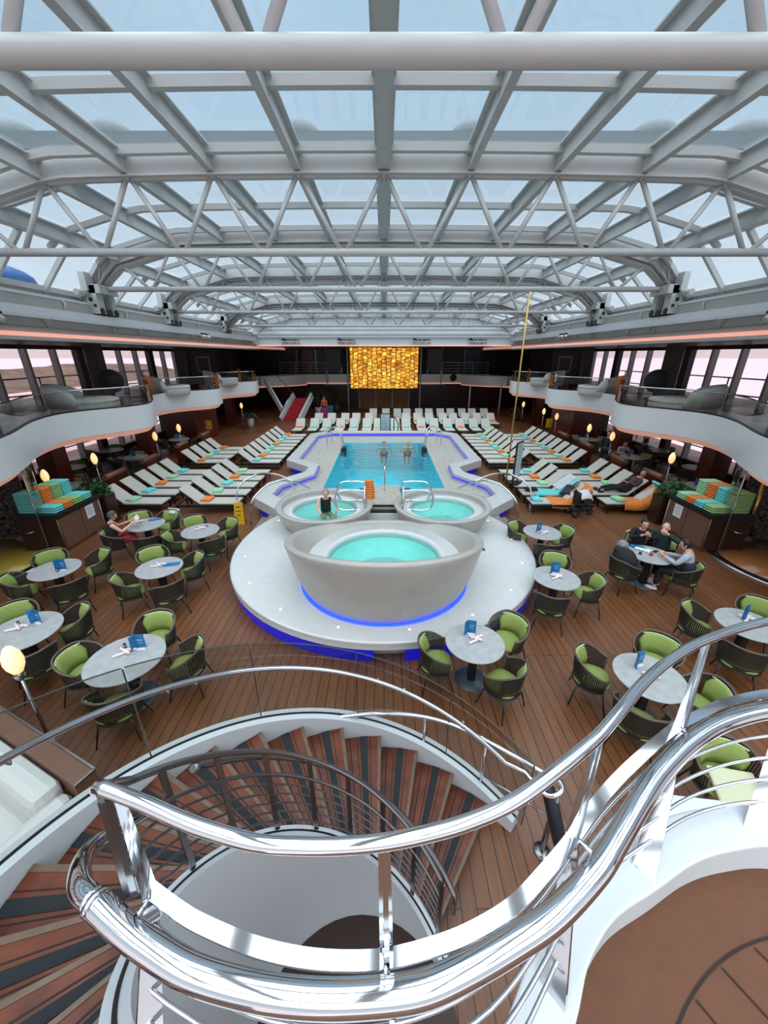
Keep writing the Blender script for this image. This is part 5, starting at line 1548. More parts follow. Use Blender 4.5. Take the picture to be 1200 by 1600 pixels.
# local x runs along the back away from the stairs, local y towards the viewer
b = MB(); b.box((1.45, 1.0, 0.22), (3.1, 1.5, 0.44)); b.obj('seat', 'uphol', sf, bevel=0.06)
b = MB(); b.box((1.5, 0.13, 0.42), (3.2, 0.28, 0.84)); b.obj('backrest', 'uphol', sf, bevel=0.1)
b = MB(); b.box((-0.16, 0.55, 0.36), (0.2, 1.1, 0.72)); b.obj('armrest', 'uphol', sf, bevel=0.09)
b = MB(); b.box((1.45, -0.11, 0.42), (3.5, 0.19, 0.84)); b.obj('backing', 'cabinet', sf)
b = MB(); b.box((1.45, -0.205, 0.85), (3.5, 0.02, 0.02)); b.box((-0.3, -0.11, 0.85), (0.02, 0.2, 0.02)); b.obj('trim_edge', 'brushed', sf)
b = MB(); b.box((1.3, 1.0, 0.442), (0.006, 1.4, 0.004)); b.obj('seam', 'ink', sf)

# ------------------------------------------------------------------ signs, planters, stairs far left
def leafball(name, mname, r, n, seed, parent, loc, leaf=0.09, squash=0.8, strap=False):
    b = MB(); rr = random.Random(seed)
    for i in range(n):
        a = rr.uniform(0, 2 * PI); ph = math.acos(rr.uniform(-0.2, 1)); q = V((r * sin(ph) * cos(a), r * sin(ph) * sin(a), r * squash * cos(ph))) * rr.uniform(0.6, 1.05)
        d = V((rr.uniform(-1, 1), rr.uniform(-1, 1), rr.uniform(-0.3, 1))).normalized(); e_ = d.orthogonal().normalized() * leaf * 0.3
        b.add([q, q + d * leaf * 0.5 + e_, q + d * leaf, q + d * leaf * 0.5 - e_], [(0, 1, 2, 3)])
    o = b.obj(name, mname, parent); o.location = loc
    return o
for s, nm in ((-1, 'left'), (1, 'right')):
    t = thing('leafy_planter', 'dark green bush in a trough behind the %s towel counter' % nm, 'plant', (s * 8.75, 10.95, 0), group='leafy planters')
    b = MB(); b.box((0, 0, 0.45), (0.9, 0.45, 0.9)); b.obj('trough', 'cabdark', t)
    leafball('foliage', 'leaf', 0.42, 700, 11, t, (0, 0, 0.95), 0.12)
def palm(x, y, h_, label, nfr=16, ln=1.6, pot='steel_white', ph=0.7):
    t = thing('potted_palm', label, 'plant', (x, y, 0), group='potted palms')
    b = MB(); b.lathe([(0, 0), (0.2, 0), (0.3, ph), (0.27, ph), (0, ph - 0.05)], n=4 if pot == 'steel_white' else 20); b.obj('pot', pot, t)
    b = MB(); b.tube([(0, 0, ph - 0.05), (0.04, 0, h_ * 0.6), (0, 0.03, h_)], [0.07, 0.05, 0.04], 8); b.obj('stem', 'bark', t)
    b = MB(); rr = random.Random(int(x * 7) + 5)
    for i in range(nfr):
        a = 2 * PI * i / nfr + rr.uniform(-0.2, 0.2); up = rr.uniform(0.2, 1.1)
        pts = [V((cos(a) * f * ln * 0.8, sin(a) * f * ln * 0.8, h_ + up * ln * 0.6 * f - 1.1 * ln * 0.6 * f * f * 1.2)) for f in [k / 8 for k in range(9)]]
        for k in range(1, 9):
            d = (pts[k] - pts[k - 1]).normalized(); sd = d.cross(V((0, 0, 1))).normalized()
            for sg_ in (-1, 1):
                for q in (0.0, 0.5):
                    p0 = pts[k - 1].lerp(pts[k], q); tip = p0 + (sd * sg_ * 0.9 + d * 0.6).normalized() * 0.34 * (1.1 - k / 10) + V((0, 0, -0.1))
                    b.add([p0, p0 + d * 0.05, tip], [(0, 1, 2)])
        b.tube(pts, 0.008, 4)
    b.obj('fronds', 'palm', t)
palm(A(497, 640, 33.5).x, 33.5, 2.0, 'tall dark palm beside the red stairs')
palm(A(391, 660, 27.5).x, 27.5, 1.0, 'small palm in a square white planter on the far left deck', 12, 0.8)
palm(A(528, 655, 36).x, 35.5, 1.3, 'dark potted plant left of the screen post', 12, 1.0, 'bark')
palm(A(805, 660, 31).x, 31.0, 0.9, 'dark potted plant behind the right loungers', 12, 0.9, 'bark')
# red carpeted stairs
p0 = G(458, 655, 0); 
rs = thing('red_stairs', 'small far staircase with red treads and white sides climbing left', 'staircase', (p0.x, 31.0, 0))
for k in range(9):
    b = MB(); b.box((0.08 * k, 0.22 * k, 0.17 * k + 0.085), (1.25, 0.26, 0.17)); b.obj('red_step', 'red', rs)
for s in (-1, 1):
    b = MB(); b.bar((s * 0.75 + 0.0, -0.2, 0.1), (s * 0.75 + 0.7, 1.9, 1.75), 0.16, 0.5); b.obj('side_wall', 'white', rs)
b = MB(); b.bar((-0.72, 0.2, 0.8), (-2.4, 2.2, 2.9), 0.14, 0.45); b.obj('upper_side', 'white', rs)
b = MB(); b.tube([(-0.6, 0, 0.9), (-0.1, 1.6, 2.0), (-1.6, 2.4, 3.4)], 0.03, 6); b.obj('handrail', 'chrome', rs)

def board(x, y, z, w_, h_, rz, label, mface='poster', legs=True, col='black'):
    t = thing('sign_stand', label, 'sign', (x, y, z), rz)
    b = MB(); b.box((0, 0.02, h_ / 2 + 0.25), (w_ + 0.1, 0.05, h_ + 0.1)); b.obj('frame', col, t)
    b = MB(); b.box((0, -0.01, h_ / 2 + 0.25), (w_, 0.02, h_)); b.obj('poster', mface, t)
    b = MB(); rr = random.Random(4)
    for r_ in range(6): b.box((-w_ * 0.1 + rr.uniform(-.03, .03), -0.022, h_ + 0.15 - r_ * h_ * 0.13), (w_ * rr.uniform(0.4, 0.6), 0.004, 0.02))
    b.obj('lettering', 'ink', t)
    b = MB(); b.box((0, 0.05, 0.02), (w_ * 0.9, 0.4, 0.04)); b.box((-w_ * 0.45, 0.03, 0.15), (0.04, 0.04, 0.26)); b.box((w_ * 0.45, 0.03, 0.15), (0.04, 0.04, 0.26)); b.obj('foot', col, t)
board(A(602, 660, 24.2).x, 24.4, 0.0, 0.55, 1.15, 0, 'framed pale blue notice board standing behind the pool', 'poster')
q = G(790, 758, 0.0); board(q.x - 0.15, 13.1, 0.55, 0.5, 1.2, 0.9, 'tall pale sign on the right corner of the pool coping', 'poster')
t = thing('wet_floor_sign', 'yellow folding caution sign at the corner of the left pool steps', 'sign', (G(390, 806, 0).x - 0.1, 10.9, 0), 0.15)
for s in (-1, 1):
    b = MB(); b.sweep([[V((-0.15, s * 0.16, 0)), V((0.15, s * 0.16, 0)), V((0.15, s * 0.16 + 0.02, 0)), V((-0.15, s * 0.16 + 0.02, 0))], [V((-0.12, s * 0.01, 0.66)), V((0.12, s * 0.01, 0.66)), V((0.12, s * 0.01 + 0.02, 0.66)), V((-0.12, s * 0.01 + 0.02, 0.66))]]); o = b.obj('leaf_panel', 'yellow', t)
b = MB()
for k in range(3): b.box((0, -0.14 + k * 0.035, 0.3 + 0.12 * k), (0.14, 0.006, 0.02))
b.obj('lettering', 'black', t)
for (u, v, Y, lab) in ((326, 664, 22.0, 'yellow sign hanging on the mahogany panel on the left'), (858, 661, 22.5, 'yellow sign hanging on the mahogany panel on the right'), (589, 670, 24.0, 'small yellow caution sign behind the pool, left of the notice board')):
    q = A(u, v, Y)
    b = MB(); b.box((0, 0, 0), (0.34, 0.03, 0.5) if Y < 23 else (0.25, 0.1, 0.4)); b.ball((0, -0.02, 0.02), (0.1, 0.02, 0.1), 10, 6)
    o = b.obj('caution_sign', 'yellow'); o.location = (q.x, q.y, q.z if Y < 23 else 0.2); tag(o, lab, 'sign')
# lifebuoy rescue hook stand
b = MB(); b.tube(crom([(0, 0, 1.25), (0.12, 0, 1.1), (0.25, 0, 0.75), (0.2, 0, 0.35), (0.02, 0, 0.05)], 5), 0.03, 8); b.tube([(-0.02, 0, 0), (-0.02, 0, 1.3)], 0.03, 8)
o = b.obj('rescue_hook', 'cabdark'); o.location = (A(616, 660, 24.3).x, 24.3, 0); tag(o, 'dark bow-shaped pole standing right of the notice board', 'pole')
# brass coloured mast
q = G(790, 757, 0.55)
b = MB(); b.tube([(0, 0, 0), (0, 0, 6.0)], 0.028, 8); o = b.obj('slender_mast', 'brass'); o.location = (q.x, q.y, 0.55)
tag(o, 'slender brass-coloured pole rising from the right pool coping', 'pole')

# ------------------------------------------------------------------ upper deck lounges
def make_daybed():
    t = thing('round_daybed', 'x', 'sofa')
    b = MB()
    prof = [(0.0, 0.08), (0.95, 0.08), (1.0, 0.14), (1.02, 0.36), (1.0, 0.40), (0, 0.42)]
    b.lathe(prof, n=40); b.obj('base', 'upholr', t)
    b = MB(); b.lathe([(0, 0.40), (0.98, 0.40), (1.02, 0.44), (1.02, 0.50), (0.97, 0.54), (0, 0.55)], n=40); b.obj('cushion', 'uphol', t)
    b = MB(); rings = []
    for i in range(25):
        a = R(25 + 170 * i / 24); f = sin(PI * i / 24) ** 0.35
        z1 = 0.5 + 0.50 * f
        rings.append([V((0.70 * cos(a), 0.70 * sin(a), 0.5)), V((0.80 * cos(a), 0.80 * sin(a), z1)), V((0.98 * cos(a), 0.98 * sin(a), z1 + 0.03)), V((1.08 * cos(a), 1.08 * sin(a), z1 - 0.05)), V((1.04 * cos(a), 1.04 * sin(a), 0.3))])
    b.sweep(rings, smooth=True); b.obj('backrest', 'uphol', t)
    return t
DB = make_daybed()
for s, nm in ((-1, 'left'), (1, 'right')):
    for i, (u, v, Y) in enumerate(((145, 632, 13.6), (270, 606, 19.8), (352, 592, 26.4))):
        q = A(u, v, Y)
        x = -abs(q.x) - 0.1
        inst(DB, 'daybed', V((x * -s + 0.15, Y, ZU)) if s > 0 else V((x - 0.15, Y, ZU)), R(100) if s < 0 else R(-150), 'white round lounge daybed on the %s upper deck, %s from the viewer' % (nm, ('nearest', 'second', 'third')[i]), 'white upper deck daybeds')
    # dark topiary balls
    q = A(165, 585, 15.0)
    t = thing('ball_topiary', 'dark ball-shaped plant beside the near daybed on the %s upper deck' % nm, 'plant', (s * abs(q.x), 15.2, ZU), group='ball topiaries')
    b = MB(); b.ball((0, 0, 1.0), 0.42, 20, 14); b.obj('crown', 'ballplant', t)
    b = MB(); b.tube([(0, 0, 0.3), (0, 0, 0.8)], 0.04, 8); b.obj('stem', 'bark', t)
    b = MB(); b.lathe([(0, 0), (0.2, 0), (0.28, 0.4), (0.24, 0.4), (0, 0.38)], n=20); b.obj('pot', 'darkwall', t)
    # balustrade: glass and rail following the edge
    E2 = [p for p in off(EDGE, 0.0) if p.y > 0]
    bal = thing('glass_balustrade', 'clear glass balustrade with thin steel rail along the %s balcony edge' % nm, 'balustrade', (0, 0, 3.15), group='balcony balustrades')
    E3 = mir(E2, 1 if s < 0 else -1)
    b = MB(); b.ribbon(atz(E3, 0.0), atz(E3, 0.62)); b.obj('glass', 'glass', bal)
    b = MB(); b.tube(atz(E3, 0.64), 0.02, 6); b.obj('rail', 'chrome', bal)
    b = MB(); b.sweep([[V((p.x - 0.02, p.y, 0.0)), V((p.x + 0.03, p.y, 0.0)), V((p.x + 0.03, p.y, 0.04)), V((p.x - 0.02, p.y, 0.04))] for p in E3]); b.obj('base_channel', 'black', bal)
    for k, yy in enumerate((15.6, 17.8, 21.5, 26.9)):
        p = min(E3, key=lambda q_: abs(q_.y - yy))
        b = MB(); b.box((p.x + 0.05 * s, p.y, 0.35), (0.16, 0.16, 0.9)); b.obj('reflection_post', 'postrefl', bal)  # post whose warm tone is a reflection put into its colour
    # pillars on both decks
    for k, y in enumerate((16.6, 23.6, 30.5)):
        b = MB(); b.box((0, 0, 1.14), (0.45, 0.45, 2.28)); o = b.obj('upper_pillar', 'darkwall'); o.location = (s * 11.6, y, ZU); o['kind'] = 'structure'
    for k, y in enumerate((12.8, 18.2, 23.5, 29.0)):
        b = MB(); b.box((0, 0, 1.17), (0.6, 0.6, 2.34)); o = b.obj('mahogany_pillar', 'mahog'); o.location = (s * 11.3, y, 0); o['kind'] = 'structure'
    b = MB(); b.box((0, 0, 1.17), (1.8, 3.0, 2.34)); o = b.obj('wall_mahogany_core_' + nm, 'mahog'); o.location = (s * 11.6, 23.6, 0); o['kind'] = 'structure'
    b = MB(); b.box((0, 0, 1.17), (2.0, 1.6, 2.34)); o = b.obj('wall_mahogany_near_' + nm, 'mahog'); o.location = (s * 12.4, 9.8, 0); o['kind'] = 'structure'
    b = MB(); b.box((0, 0, 1.14), (2.4, 4.5, 2.28)); o = b.obj('wall_upper_core_' + nm, 'darkwall'); o.location = (s * 12.9, 31.0, ZU); o['kind'] = 'structure'
    # picture frame on upper core
    b = MB(); b.box((0, 0, 0), (0.9, 0.04, 1.0)); b.cur = 1; b.box((0, -0.02, 0), (0.78, 0.03, 0.88)); o = b.obj('framed_panel', ['steel_grey', 'darkwall']); o.location = (s * 12.6, 28.70, 4.2); tag(o, 'thin-framed dark panel on the %s upper wall' % nm, 'frame')

# dark tables and chairs under the balconies
DT = thing('dark_table', 'x', 'table')
b = MB(); b.lathe([(0, 0.75), (0.5, 0.75), (0.5, 0.72), (0, 0.72)], n=32, smooth=False); b.obj('tabletop', 'tabletop', DT)
b = MB(); b.tube([(0, 0, 0.02), (0, 0, 0.72)], 0.05, 8); b.lathe([(0, 0.02), (0.28, 0.02), (0.28, 0)], n=20); b.obj('pedestal', 'black', DT)
for s, nm in ((-1, 'left'), (1, 'right')):
    for i, (x, y) in enumerate(((10.6, 12.2), (12.2, 14.5), (10.7, 16.2), (12.6, 17.5), (10.7, 20.0))):
        inst(DT, 'dtab', V((s * x, y, 0)), 0, 'shaded round table under the %s balcony, %s from the viewer' % (nm, ORDN[i]), 'shaded tables under the balconies')
        for j, a in enumerate((0.4, 2.0, 3.6, 5.2)):
            if j == 3 and i % 2: continue
            inst(CH0, 'chair', V((s * x + 0.72 * cos(a), y + 0.72 * sin(a), 0)), a + PI / 2, 'rope armchair around the %s shaded table, %s balcony' % (ORDN[i], nm), 'armchairs around the %s shaded table, %s balcony' % (ORDN[i], nm))
        if i % 2 == 0:
            inst(MN0, 'menu', V((s * x - 0.1, y + 0.1, 0.75)), 0.2 * s, 'blue menu card on the %s shaded table under the %s balcony' % (ORDN[i], nm), 'blue menu cards')
# ================================================================== PEOPLE
def skin_graph(verts, edges, radii, levels=2):
    me = bpy.data.meshes.new('tmp')
    me.from_pydata([tuple(v) for v in verts], edges, [])
    o = bpy.data.objects.new('tmp', me); COL.objects.link(o)
    m = o.modifiers.new('s', 'SKIN'); m.use_smooth_shade = True; m.branch_smoothing = 0.6
    for i, r in enumerate(radii):
        sv = me.skin_vertices[0].data[i]
        sv.radius = r if isinstance(r, (tuple, list)) else (r, r)
        sv.use_root = (i == 0)
    s = o.modifiers.new('u', 'SUBSURF'); s.levels = levels; s.render_levels = levels
    dg = bpy.context.evaluated_depsgraph_get()
    ev = o.evaluated_get(dg); em = ev.to_mesh()
    vs = [v.co.copy() for v in em.vertices]; fs = [list(p.vertices) for p in em.polygons]
    ev.to_mesh_clear()
    bpy.data.objects.remove(o); bpy.data.meshes.remove(me)
    return vs, fs

def chain(a, b, n): return [a.lerp(b, (i + 1) / n) for i in range(n)]

def hand(verts, edges, radii, wi, wrist, d, palm_n, curl=0.5):
    d = d.normalized(); n = palm_n - d * palm_n.dot(d); n = n.normalized() if n.length > 1e-4 else d.orthogonal().normalized()
    s = d.cross(n).normalized()
    k = len(verts); verts.append(wrist + d * 0.05); radii.append((0.030, 0.018)); edges.append((wi, k))
    for i, (off_, ln) in enumerate(((-0.028, 0.072), (-0.010, 0.082), (0.009, 0.076), (0.027, 0.060))):
        j = len(verts)
        a = wrist + d * 0.088 + s * off_
        b_ = a + (d * cos(curl * 0.6) + n * sin(curl * 0.6)) * ln * 0.5
        c = b_ + (d * cos(curl * 1.6) + n * sin(curl * 1.6)) * ln * 0.5
        verts.extend([a, b_, c]); radii.extend([0.0095, 0.0085, 0.0065]); edges.extend([(k, j), (j, j + 1), (j + 1, j + 2)])
    j = len(verts)
    a = wrist + d * 0.03 - s * 0.038 + n * 0.008; b_ = a + d * 0.035 - s * 0.02 + n * 0.015
    verts.extend([a, b_]); radii.extend([0.012, 0.008]); edges.extend([(k, j), (j, j + 1)])

def person(label, loc, rz, J, skin='skin', top='cloth_black', sleeves=1.0, legs='cloth_black', hair='hair_black', hstyle='short', shoes='cloth_black', girth=1.0, look=(0, 1, -0.2), glasses=False, bare_legs=False, legwear=True):
    t = thing('person', label, 'person', loc, rz)
    P = {k: V(v) for k, v in J.items()}
    pel, che, nek, hed = P['pelvis'], P['chest'], P['neck'], P['head']
    verts, edges, radii = [], [], []
    def av(p, r, par=None):
        verts.append(V(p)); radii.append(r)
        if par is not None: edges.append((par, len(verts) - 1))
        return len(verts) - 1
    g = girth
    ip = av(pel, (0.135 * g, 0.115 * g)); iw = av(pel.lerp(che, 0.45), (0.125 * g, 0.10 * g), ip); ic = av(che, (0.15 * g, 0.11 * g), iw)
    ib = av(che.lerp(nek, 0.65), (0.11, 0.08), ic); ik = av(nek, 0.05, ib); ih = av(nek.lerp(hed, 0.55), 0.052, ik)
    arms = {}
    for s in ('l', 'r'):
        sh, el, wr = P['sh_' + s], P['el_' + s], P['wr_' + s]
        a = av(sh, 0.058, ib); b_ = av(sh.lerp(el, 0.5), 0.047, a); c = av(el, 0.040, b_); d_ = av(el.lerp(wr, 0.4), 0.038, c); e_ = av(wr, 0.025, d_)
        hand(verts, edges, radii, e_, wr, (wr - el), P.get('palm', V((0, 0.3, -1))), J.get('curl', (0, 0, 0.8))[2])
        hi, kn, an = P['hi_' + s], P['kn_' + s], P['an_' + s]
        a = av(hi, 0.088 * g, ip); b_ = av(hi.lerp(kn, 0.5), 0.074 * g, a); c = av(kn, 0.056, b_); d_ = av(kn.lerp(an, 0.35), 0.052, c); e_ = av(an, 0.036, d_)
        fd = V(P.get('foot', (0, 1, 0))); av(an + fd * 0.07 + V((0, 0, -0.05)), 0.034, e_); av(an + fd * 0.15 + V((0, 0, -0.06)), 0.026, len(verts) - 1)
    vs, fs = skin_graph(verts, edges, radii, 2)
    b = MB(); b.add(vs, fs, True)
    # head with face
    f = V(look).normalized(); r_ = f.cross(V((0, 0, 1))).normalized(); u = r_.cross(f).normalized()
    rot = Matrix((r_, f, u)).transposed()
    def hb(c, r, n=16, k=12):
        o = len(b.v); m0 = MB(); m0.ball((0, 0, 0), r, n, k)
        b.add([rot @ (q + V(c)) + hed for q in m0.v], m0.f, True)
    hb((0, 0, 0.015), (0.076, 0.095, 0.105)); hb((0, 0.02, -0.05), (0.058, 0.068, 0.062)); hb((0, 0.098, -0.012), (0.013, 0.02, 0.024), 8, 6)
    for s in (-1, 1): hb((s * 0.078, -0.005, -0.01), (0.012, 0.02, 0.03), 8, 6)
    b.cur = 1
    for s in (-1, 1): hb((s * 0.031, 0.086, 0.015), (0.012, 0.008, 0.007), 8, 6)
    b.cur = 2; hb((0, 0.086, -0.055), (0.024, 0.008, 0.007), 8, 6)
    b.obj('body', [skin, 'eye', 'lip'], t)
    if hstyle:
        h = MB()
        m0 = MB(); m0.ball((0, 0, 0), (0.088, 0.104, 0.112), 20, 14)
        vv = []
        for q in m0.v:
            q = q.copy()
            if q.y > 0.035 and q.z < 0.062: q = V((q.x * 0.8, min(q.y, 0.04), q.z * 0.8))
            vv.append(rot @ (q + V((0, -0.006, 0.022))) + hed)
        h.add(vv, m0.f, True)
        if hstyle == 'bun':
            m0 = MB(); m0.ball((0, -0.09, 0.09), 0.04, 12, 8); h.add([rot @ q + hed for q in m0.v], m0.f, True)
        if hstyle == 'long':
            m0 = MB(); m0.ball((0, -0.06, -0.07), (0.09, 0.06, 0.13), 14, 10); h.add([rot @ q + hed for q in m0.v], m0.f, True)
        if hstyle == 'cropped':
            h = MB(); m0 = MB(); m0.ball((0, -0.012, 0.024), (0.078, 0.092, 0.10), 20, 14)
            h.add([rot @ q + hed for q in m0.v], m0.f, True)
        h.obj('hair', hair, t)
    if glasses:
        h = MB()
        for s in (-1, 1): h.tube([rot @ V((s * 0.033 + 0.022 * cos(a), 0.1, 0.014 + 0.016 * sin(a))) + hed for a in [i * PI / 5 for i in range(11)]], 0.0035, 5)
        h.obj('glasses', 'black', t)
    # top
    if top:
        verts, edges, radii = [], [], []
        k = 1.16
        ip = av(pel + V((0, 0, 0.02)), (0.14 * g * k, 0.12 * g * k)); iw = av(pel.lerp(che, 0.45), (0.13 * g * k, 0.105 * g * k), ip); ic = av(che, (0.155 * g * k, 0.115 * g * k), iw); ib = av(che.lerp(nek, 0.62), (0.12, 0.095), ic)
        for s in ('l', 'r'):
            sh, el, wr = P['sh_' + s], P['el_' + s], P['wr_' + s]
            a = av(sh, 0.072 if sleeves > 0 else 0.062, ib)
            if sleeves > 0.3: bb = av(sh.lerp(el, 0.6), 0.060, a)
            if sleeves > 0.6: cc_ = av(el, 0.055, bb); dd_ = av(el.lerp(wr, 0.5), 0.048, cc_); av(el.lerp(wr, 0.93), 0.036, dd_)
        vs, fs = skin_graph(verts, edges, radii, 2)
        b = MB(); b.add(vs, fs, True); b.obj('top', top, t)
    if legs and legwear:
        verts, edges, radii = [], [], []
        k = 1.14
        ip = av(pel, (0.14 * g * k, 0.12 * g * k))
        for s in ('l', 'r'):
            hi, kn, an = P['hi_' + s], P['kn_' + s], P['an_' + s]
            a = av(hi, 0.094 * g * k, ip); b_ = av(hi.lerp(kn, 0.5), 0.080 * g * k, a); c = av(kn, 0.070, b_)
            if not bare_legs: d_ = av(kn.lerp(an, 0.5), 0.062, c); av(kn.lerp(an, 0.9), 0.055, d_)
        vs, fs = skin_graph(verts, edges, radii, 2)
        b = MB(); b.add(vs, fs, True); b.obj('trousers', legs, t)
    if shoes:
        for s in ('l', 'r'):
            an = P['an_' + s]; fd = V(P.get('foot', (0, 1, 0)))
            b = MB(); b.ball((0, 0, 0), (0.05, 0.125, 0.045), 14, 8)
            rr_ = Matrix.Rotation(math.atan2(-fd.x, fd.y), 3, 'Z')
            b.v = [rr_ @ q + an + fd * 0.06 + V((0, 0, -0.055)) for q in b.v]
            b.obj('shoe', shoes, t)
    return t

def sit(lean=0.02, **k):
    J = dict(pelvis=(0, -0.06, 0.56), chest=(0, -0.06 + lean, 0.86), neck=(0, -0.03 + lean * 1.6, 1.03), head=(0, 0.01 + lean * 2, 1.17),
             sh_l=(-0.18, -0.04 + lean * 1.4, 0.98), sh_r=(0.18, -0.04 + lean * 1.4, 0.98), el_l=(-0.26, 0.08, 0.76), el_r=(0.26, 0.08, 0.76),
             wr_l=(-0.14, 0.30, 0.80), wr_r=(0.14, 0.30, 0.80), hi_l=(-0.10, 0.0, 0.53), hi_r=(0.10, 0.0, 0.53), kn_l=(-0.13, 0.40, 0.53), kn_r=(0.13, 0.40, 0.53),
             an_l=(-0.13, 0.40, 0.10), an_r=(0.13, 0.40, 0.10))
    J.update(k); return J
def stand(**k):
    J = dict(pelvis=(0, 0, 0.95), chest=(0, 0.0, 1.28), neck=(0, 0.01, 1.47), head=(0, 0.03, 1.62), sh_l=(-0.19, 0, 1.41), sh_r=(0.19, 0, 1.41), el_l=(-0.25, -0.02, 1.13), el_r=(0.25, -0.02, 1.13),
             wr_l=(-0.22, 0.12, 0.93), wr_r=(0.22, 0.12, 0.93), hi_l=(-0.10, 0, 0.9), hi_r=(0.10, 0, 0.9), kn_l=(-0.11, 0.02, 0.5), kn_r=(0.11, 0.02, 0.5), an_l=(-0.12, 0, 0.10), an_r=(0.12, 0, 0.10))
    J.update(k); return J
M['cloth_orange'] = mat('cloth_orange', (200, 90, 50), 0.85)
M['cloth_magenta'] = mat('cloth_magenta', (140, 30, 110), 0.7)
M['cloth_teal'] = mat('cloth_darkteal', (34, 40, 48), 0.85)

def at_chair(key, fwd=0.02):
    o = CHAIRS[key]; a = o.rotation_euler[2]
    return V((o.location.x - sin(a) * fwd, o.location.y + cos(a) * fwd, 0)), a
# reading woman
l, a = at_chair((5, 'left'))
rd = person('woman in black sleeveless top and red skirt reading at a table', l, a, sit(el_l=(-0.25, 0.14, 0.80), el_r=(0.25, 0.14, 0.80), wr_l=(-0.11, 0.38, 0.90), wr_r=(0.12, 0.38, 0.90), palm=(0, 0, 1)), top='cloth_black', sleeves=0, legs='cloth_red', hair='hair_dark', girth=1.15, look=(0, 1, -0.45))
b = MB(); b.bar((-0.16, 0, 0), (0, 0.0, -0.02), 0.20, 0.008); b.bar((0, 0, -0.02), (0.16, 0, 0.0), 0.20, 0.008); o = b.obj('open_book', 'paper')
o.location = l + V((-sin(a) * 0.50, cos(a) * 0.50, 0.95)); o.rotation_euler = (R(40), 0, a); tag(o, 'open white book held up by the seated woman in black', 'book')
# three diners
l, a = at_chair((11, 'far'))
person('young woman in black jacket eating with both hands raised', l, a, sit(el_l=(-0.24, 0.12, 0.82), el_r=(0.24, 0.12, 0.82), wr_l=(-0.07, 0.26, 0.97), wr_r=(0.07, 0.26, 0.97), palm=(0, -1, 0.4)), top='cloth_black', hair='hair_black', hstyle='bun', legs='cloth_black', shoes='shoe', look=(0, 1, -0.15))
l, a = at_chair((11, 'right'))
mn = person('bald man in dark green sweater lifting a cup to his mouth', l, a, sit(el_l=(-0.36, 0.10, 0.92), wr_l=(-0.10, 0.20, 1.10), el_r=(0.40, 0.02, 0.95), wr_r=(0.62, 0.12, 0.88), palm=(0, -0.6, -0.6)), top='cloth_green', hair='hair_grey', hstyle='cropped', legs='cloth_black', girth=1.12, look=(0, 1, -0.1), glasses=True, shoes='shoe')
b = MB(); b.lathe([(0, 0), (0.03, 0), (0.035, 0.07), (0.032, 0.07), (0, 0.06)], n=14); o = b.obj('cup', 'paper'); o.location = l + V((-sin(a) * 0.16, cos(a) * 0.16, 1.10)) ; o.rotation_euler = (0.5, 0, a); tag(o, 'small white cup held at the mouth of the man in green', 'cup')
l, a = at_chair((11, 'near'))
person('dark-haired person seen from behind in grey hoodie and navy vest', l, a, sit(0.05, el_l=(-0.27, 0.16, 0.80), wr_l=(-0.1, 0.38, 0.84), wr_r=(0.1, 0.38, 0.84)), top='cloth_grey', hair='hair_black', legs='cloth_black', shoes='shoe', look=(0, 1, -0.3))
# navy vest over hoodie belongs to that person
vst = [o for o in bpy.data.objects if o.name.startswith('person') and o.get('label', '').startswith('dark-haired person')][0]
vs, fs = skin_graph([V((0, -0.05, 0.56)), V((0, -0.03, 0.75)), V((0, -0.01, 0.88))], [(0, 1), (1, 2)], [(0.175, 0.155), (0.178, 0.15), (0.172, 0.135)], 2)
b = MB(); b.add(vs, fs, True); b.obj('vest', 'cloth_navy', vst)
l, a = at_chair((11, 'left'))
b = MB(); b.ball((0, -0.05, 0.72), (0.27, 0.22, 0.28), 16, 12); b.ball((0.05, 0.12, 0.56), (0.24, 0.22, 0.14), 14, 8); b.ball((-0.1, -0.1, 0.88), (0.15, 0.12, 0.12), 12, 8)
o = b.obj('black_coat', 'cloth_black'); o.location = l; o.rotation_euler = (0, 0, a); tag(o, 'black coat heaped on the chair nearest the left of the diners', 'coat')
b = MB(); b.ball((0, 0, 0), (0.13, 0.13, 0.13), 18, 12); o = b.obj('round_bag', mat('silver_bag', (120, 116, 120), 0.3, noise=0.5, nscale=14)); q = G(973, 851, 1.0); o.location = (q.x, q.y, 0.98); tag(o, 'round silvery clear bag hanging over the heaped black coat', 'bag')
# things on the diners' table
c = TPOS[11]
def place(o, u, v, z=0.75, rz=0):
    g = G(u, v, z); d = V((g.x, g.y, 0)) - c
    if d.length > 0.36: g = V((c.x, c.y, z)) + d * (0.36 / d.length)
    o.location = (g.x, g.y, z); o.rotation_euler = (0, 0, rz)
b = MB(); b.lathe([(0, 0.005), (0.026, 0.005), (0.03, 0.085)], n=16); b.cur = 1; b.lathe([(0.0, 0.005), (0.0255, 0.006), (0.0285, 0.06), (0, 0.06)], n=16); o = b.obj('drink_glass', ['tumbler', 'juice']); place(o, 1036, 869); tag(o, "tumbler of amber drink on the right of the diners' table", 'glass')
b = MB(); b.tube([(-0.08, 0.02, 0.02), (0, 0, 0.035), (0.1, 0.03, 0.02)], 0.03, 8); b.tube([(-0.03, -0.08, 0.02), (0.02, 0.02, 0.04), (0.05, 0.1, 0.02)], 0.03, 8); o = b.obj('crumpled_napkins', 'paper'); place(o, 1012, 863); tag(o, "crumpled white napkins in the middle of the diners' table", 'napkin')
b = MB(); b.box((0, 0, 0.02), (0.08, 0.05, 0.04)); b.box((0.03, 0.02, 0.045), (0.04, 0.03, 0.02)); o = b.obj('snack_packet', 'red', bevel=0.006); place(o, 1017, 868, rz=0.4); tag(o, "small red packet among napkins on the diners' table", 'packet')
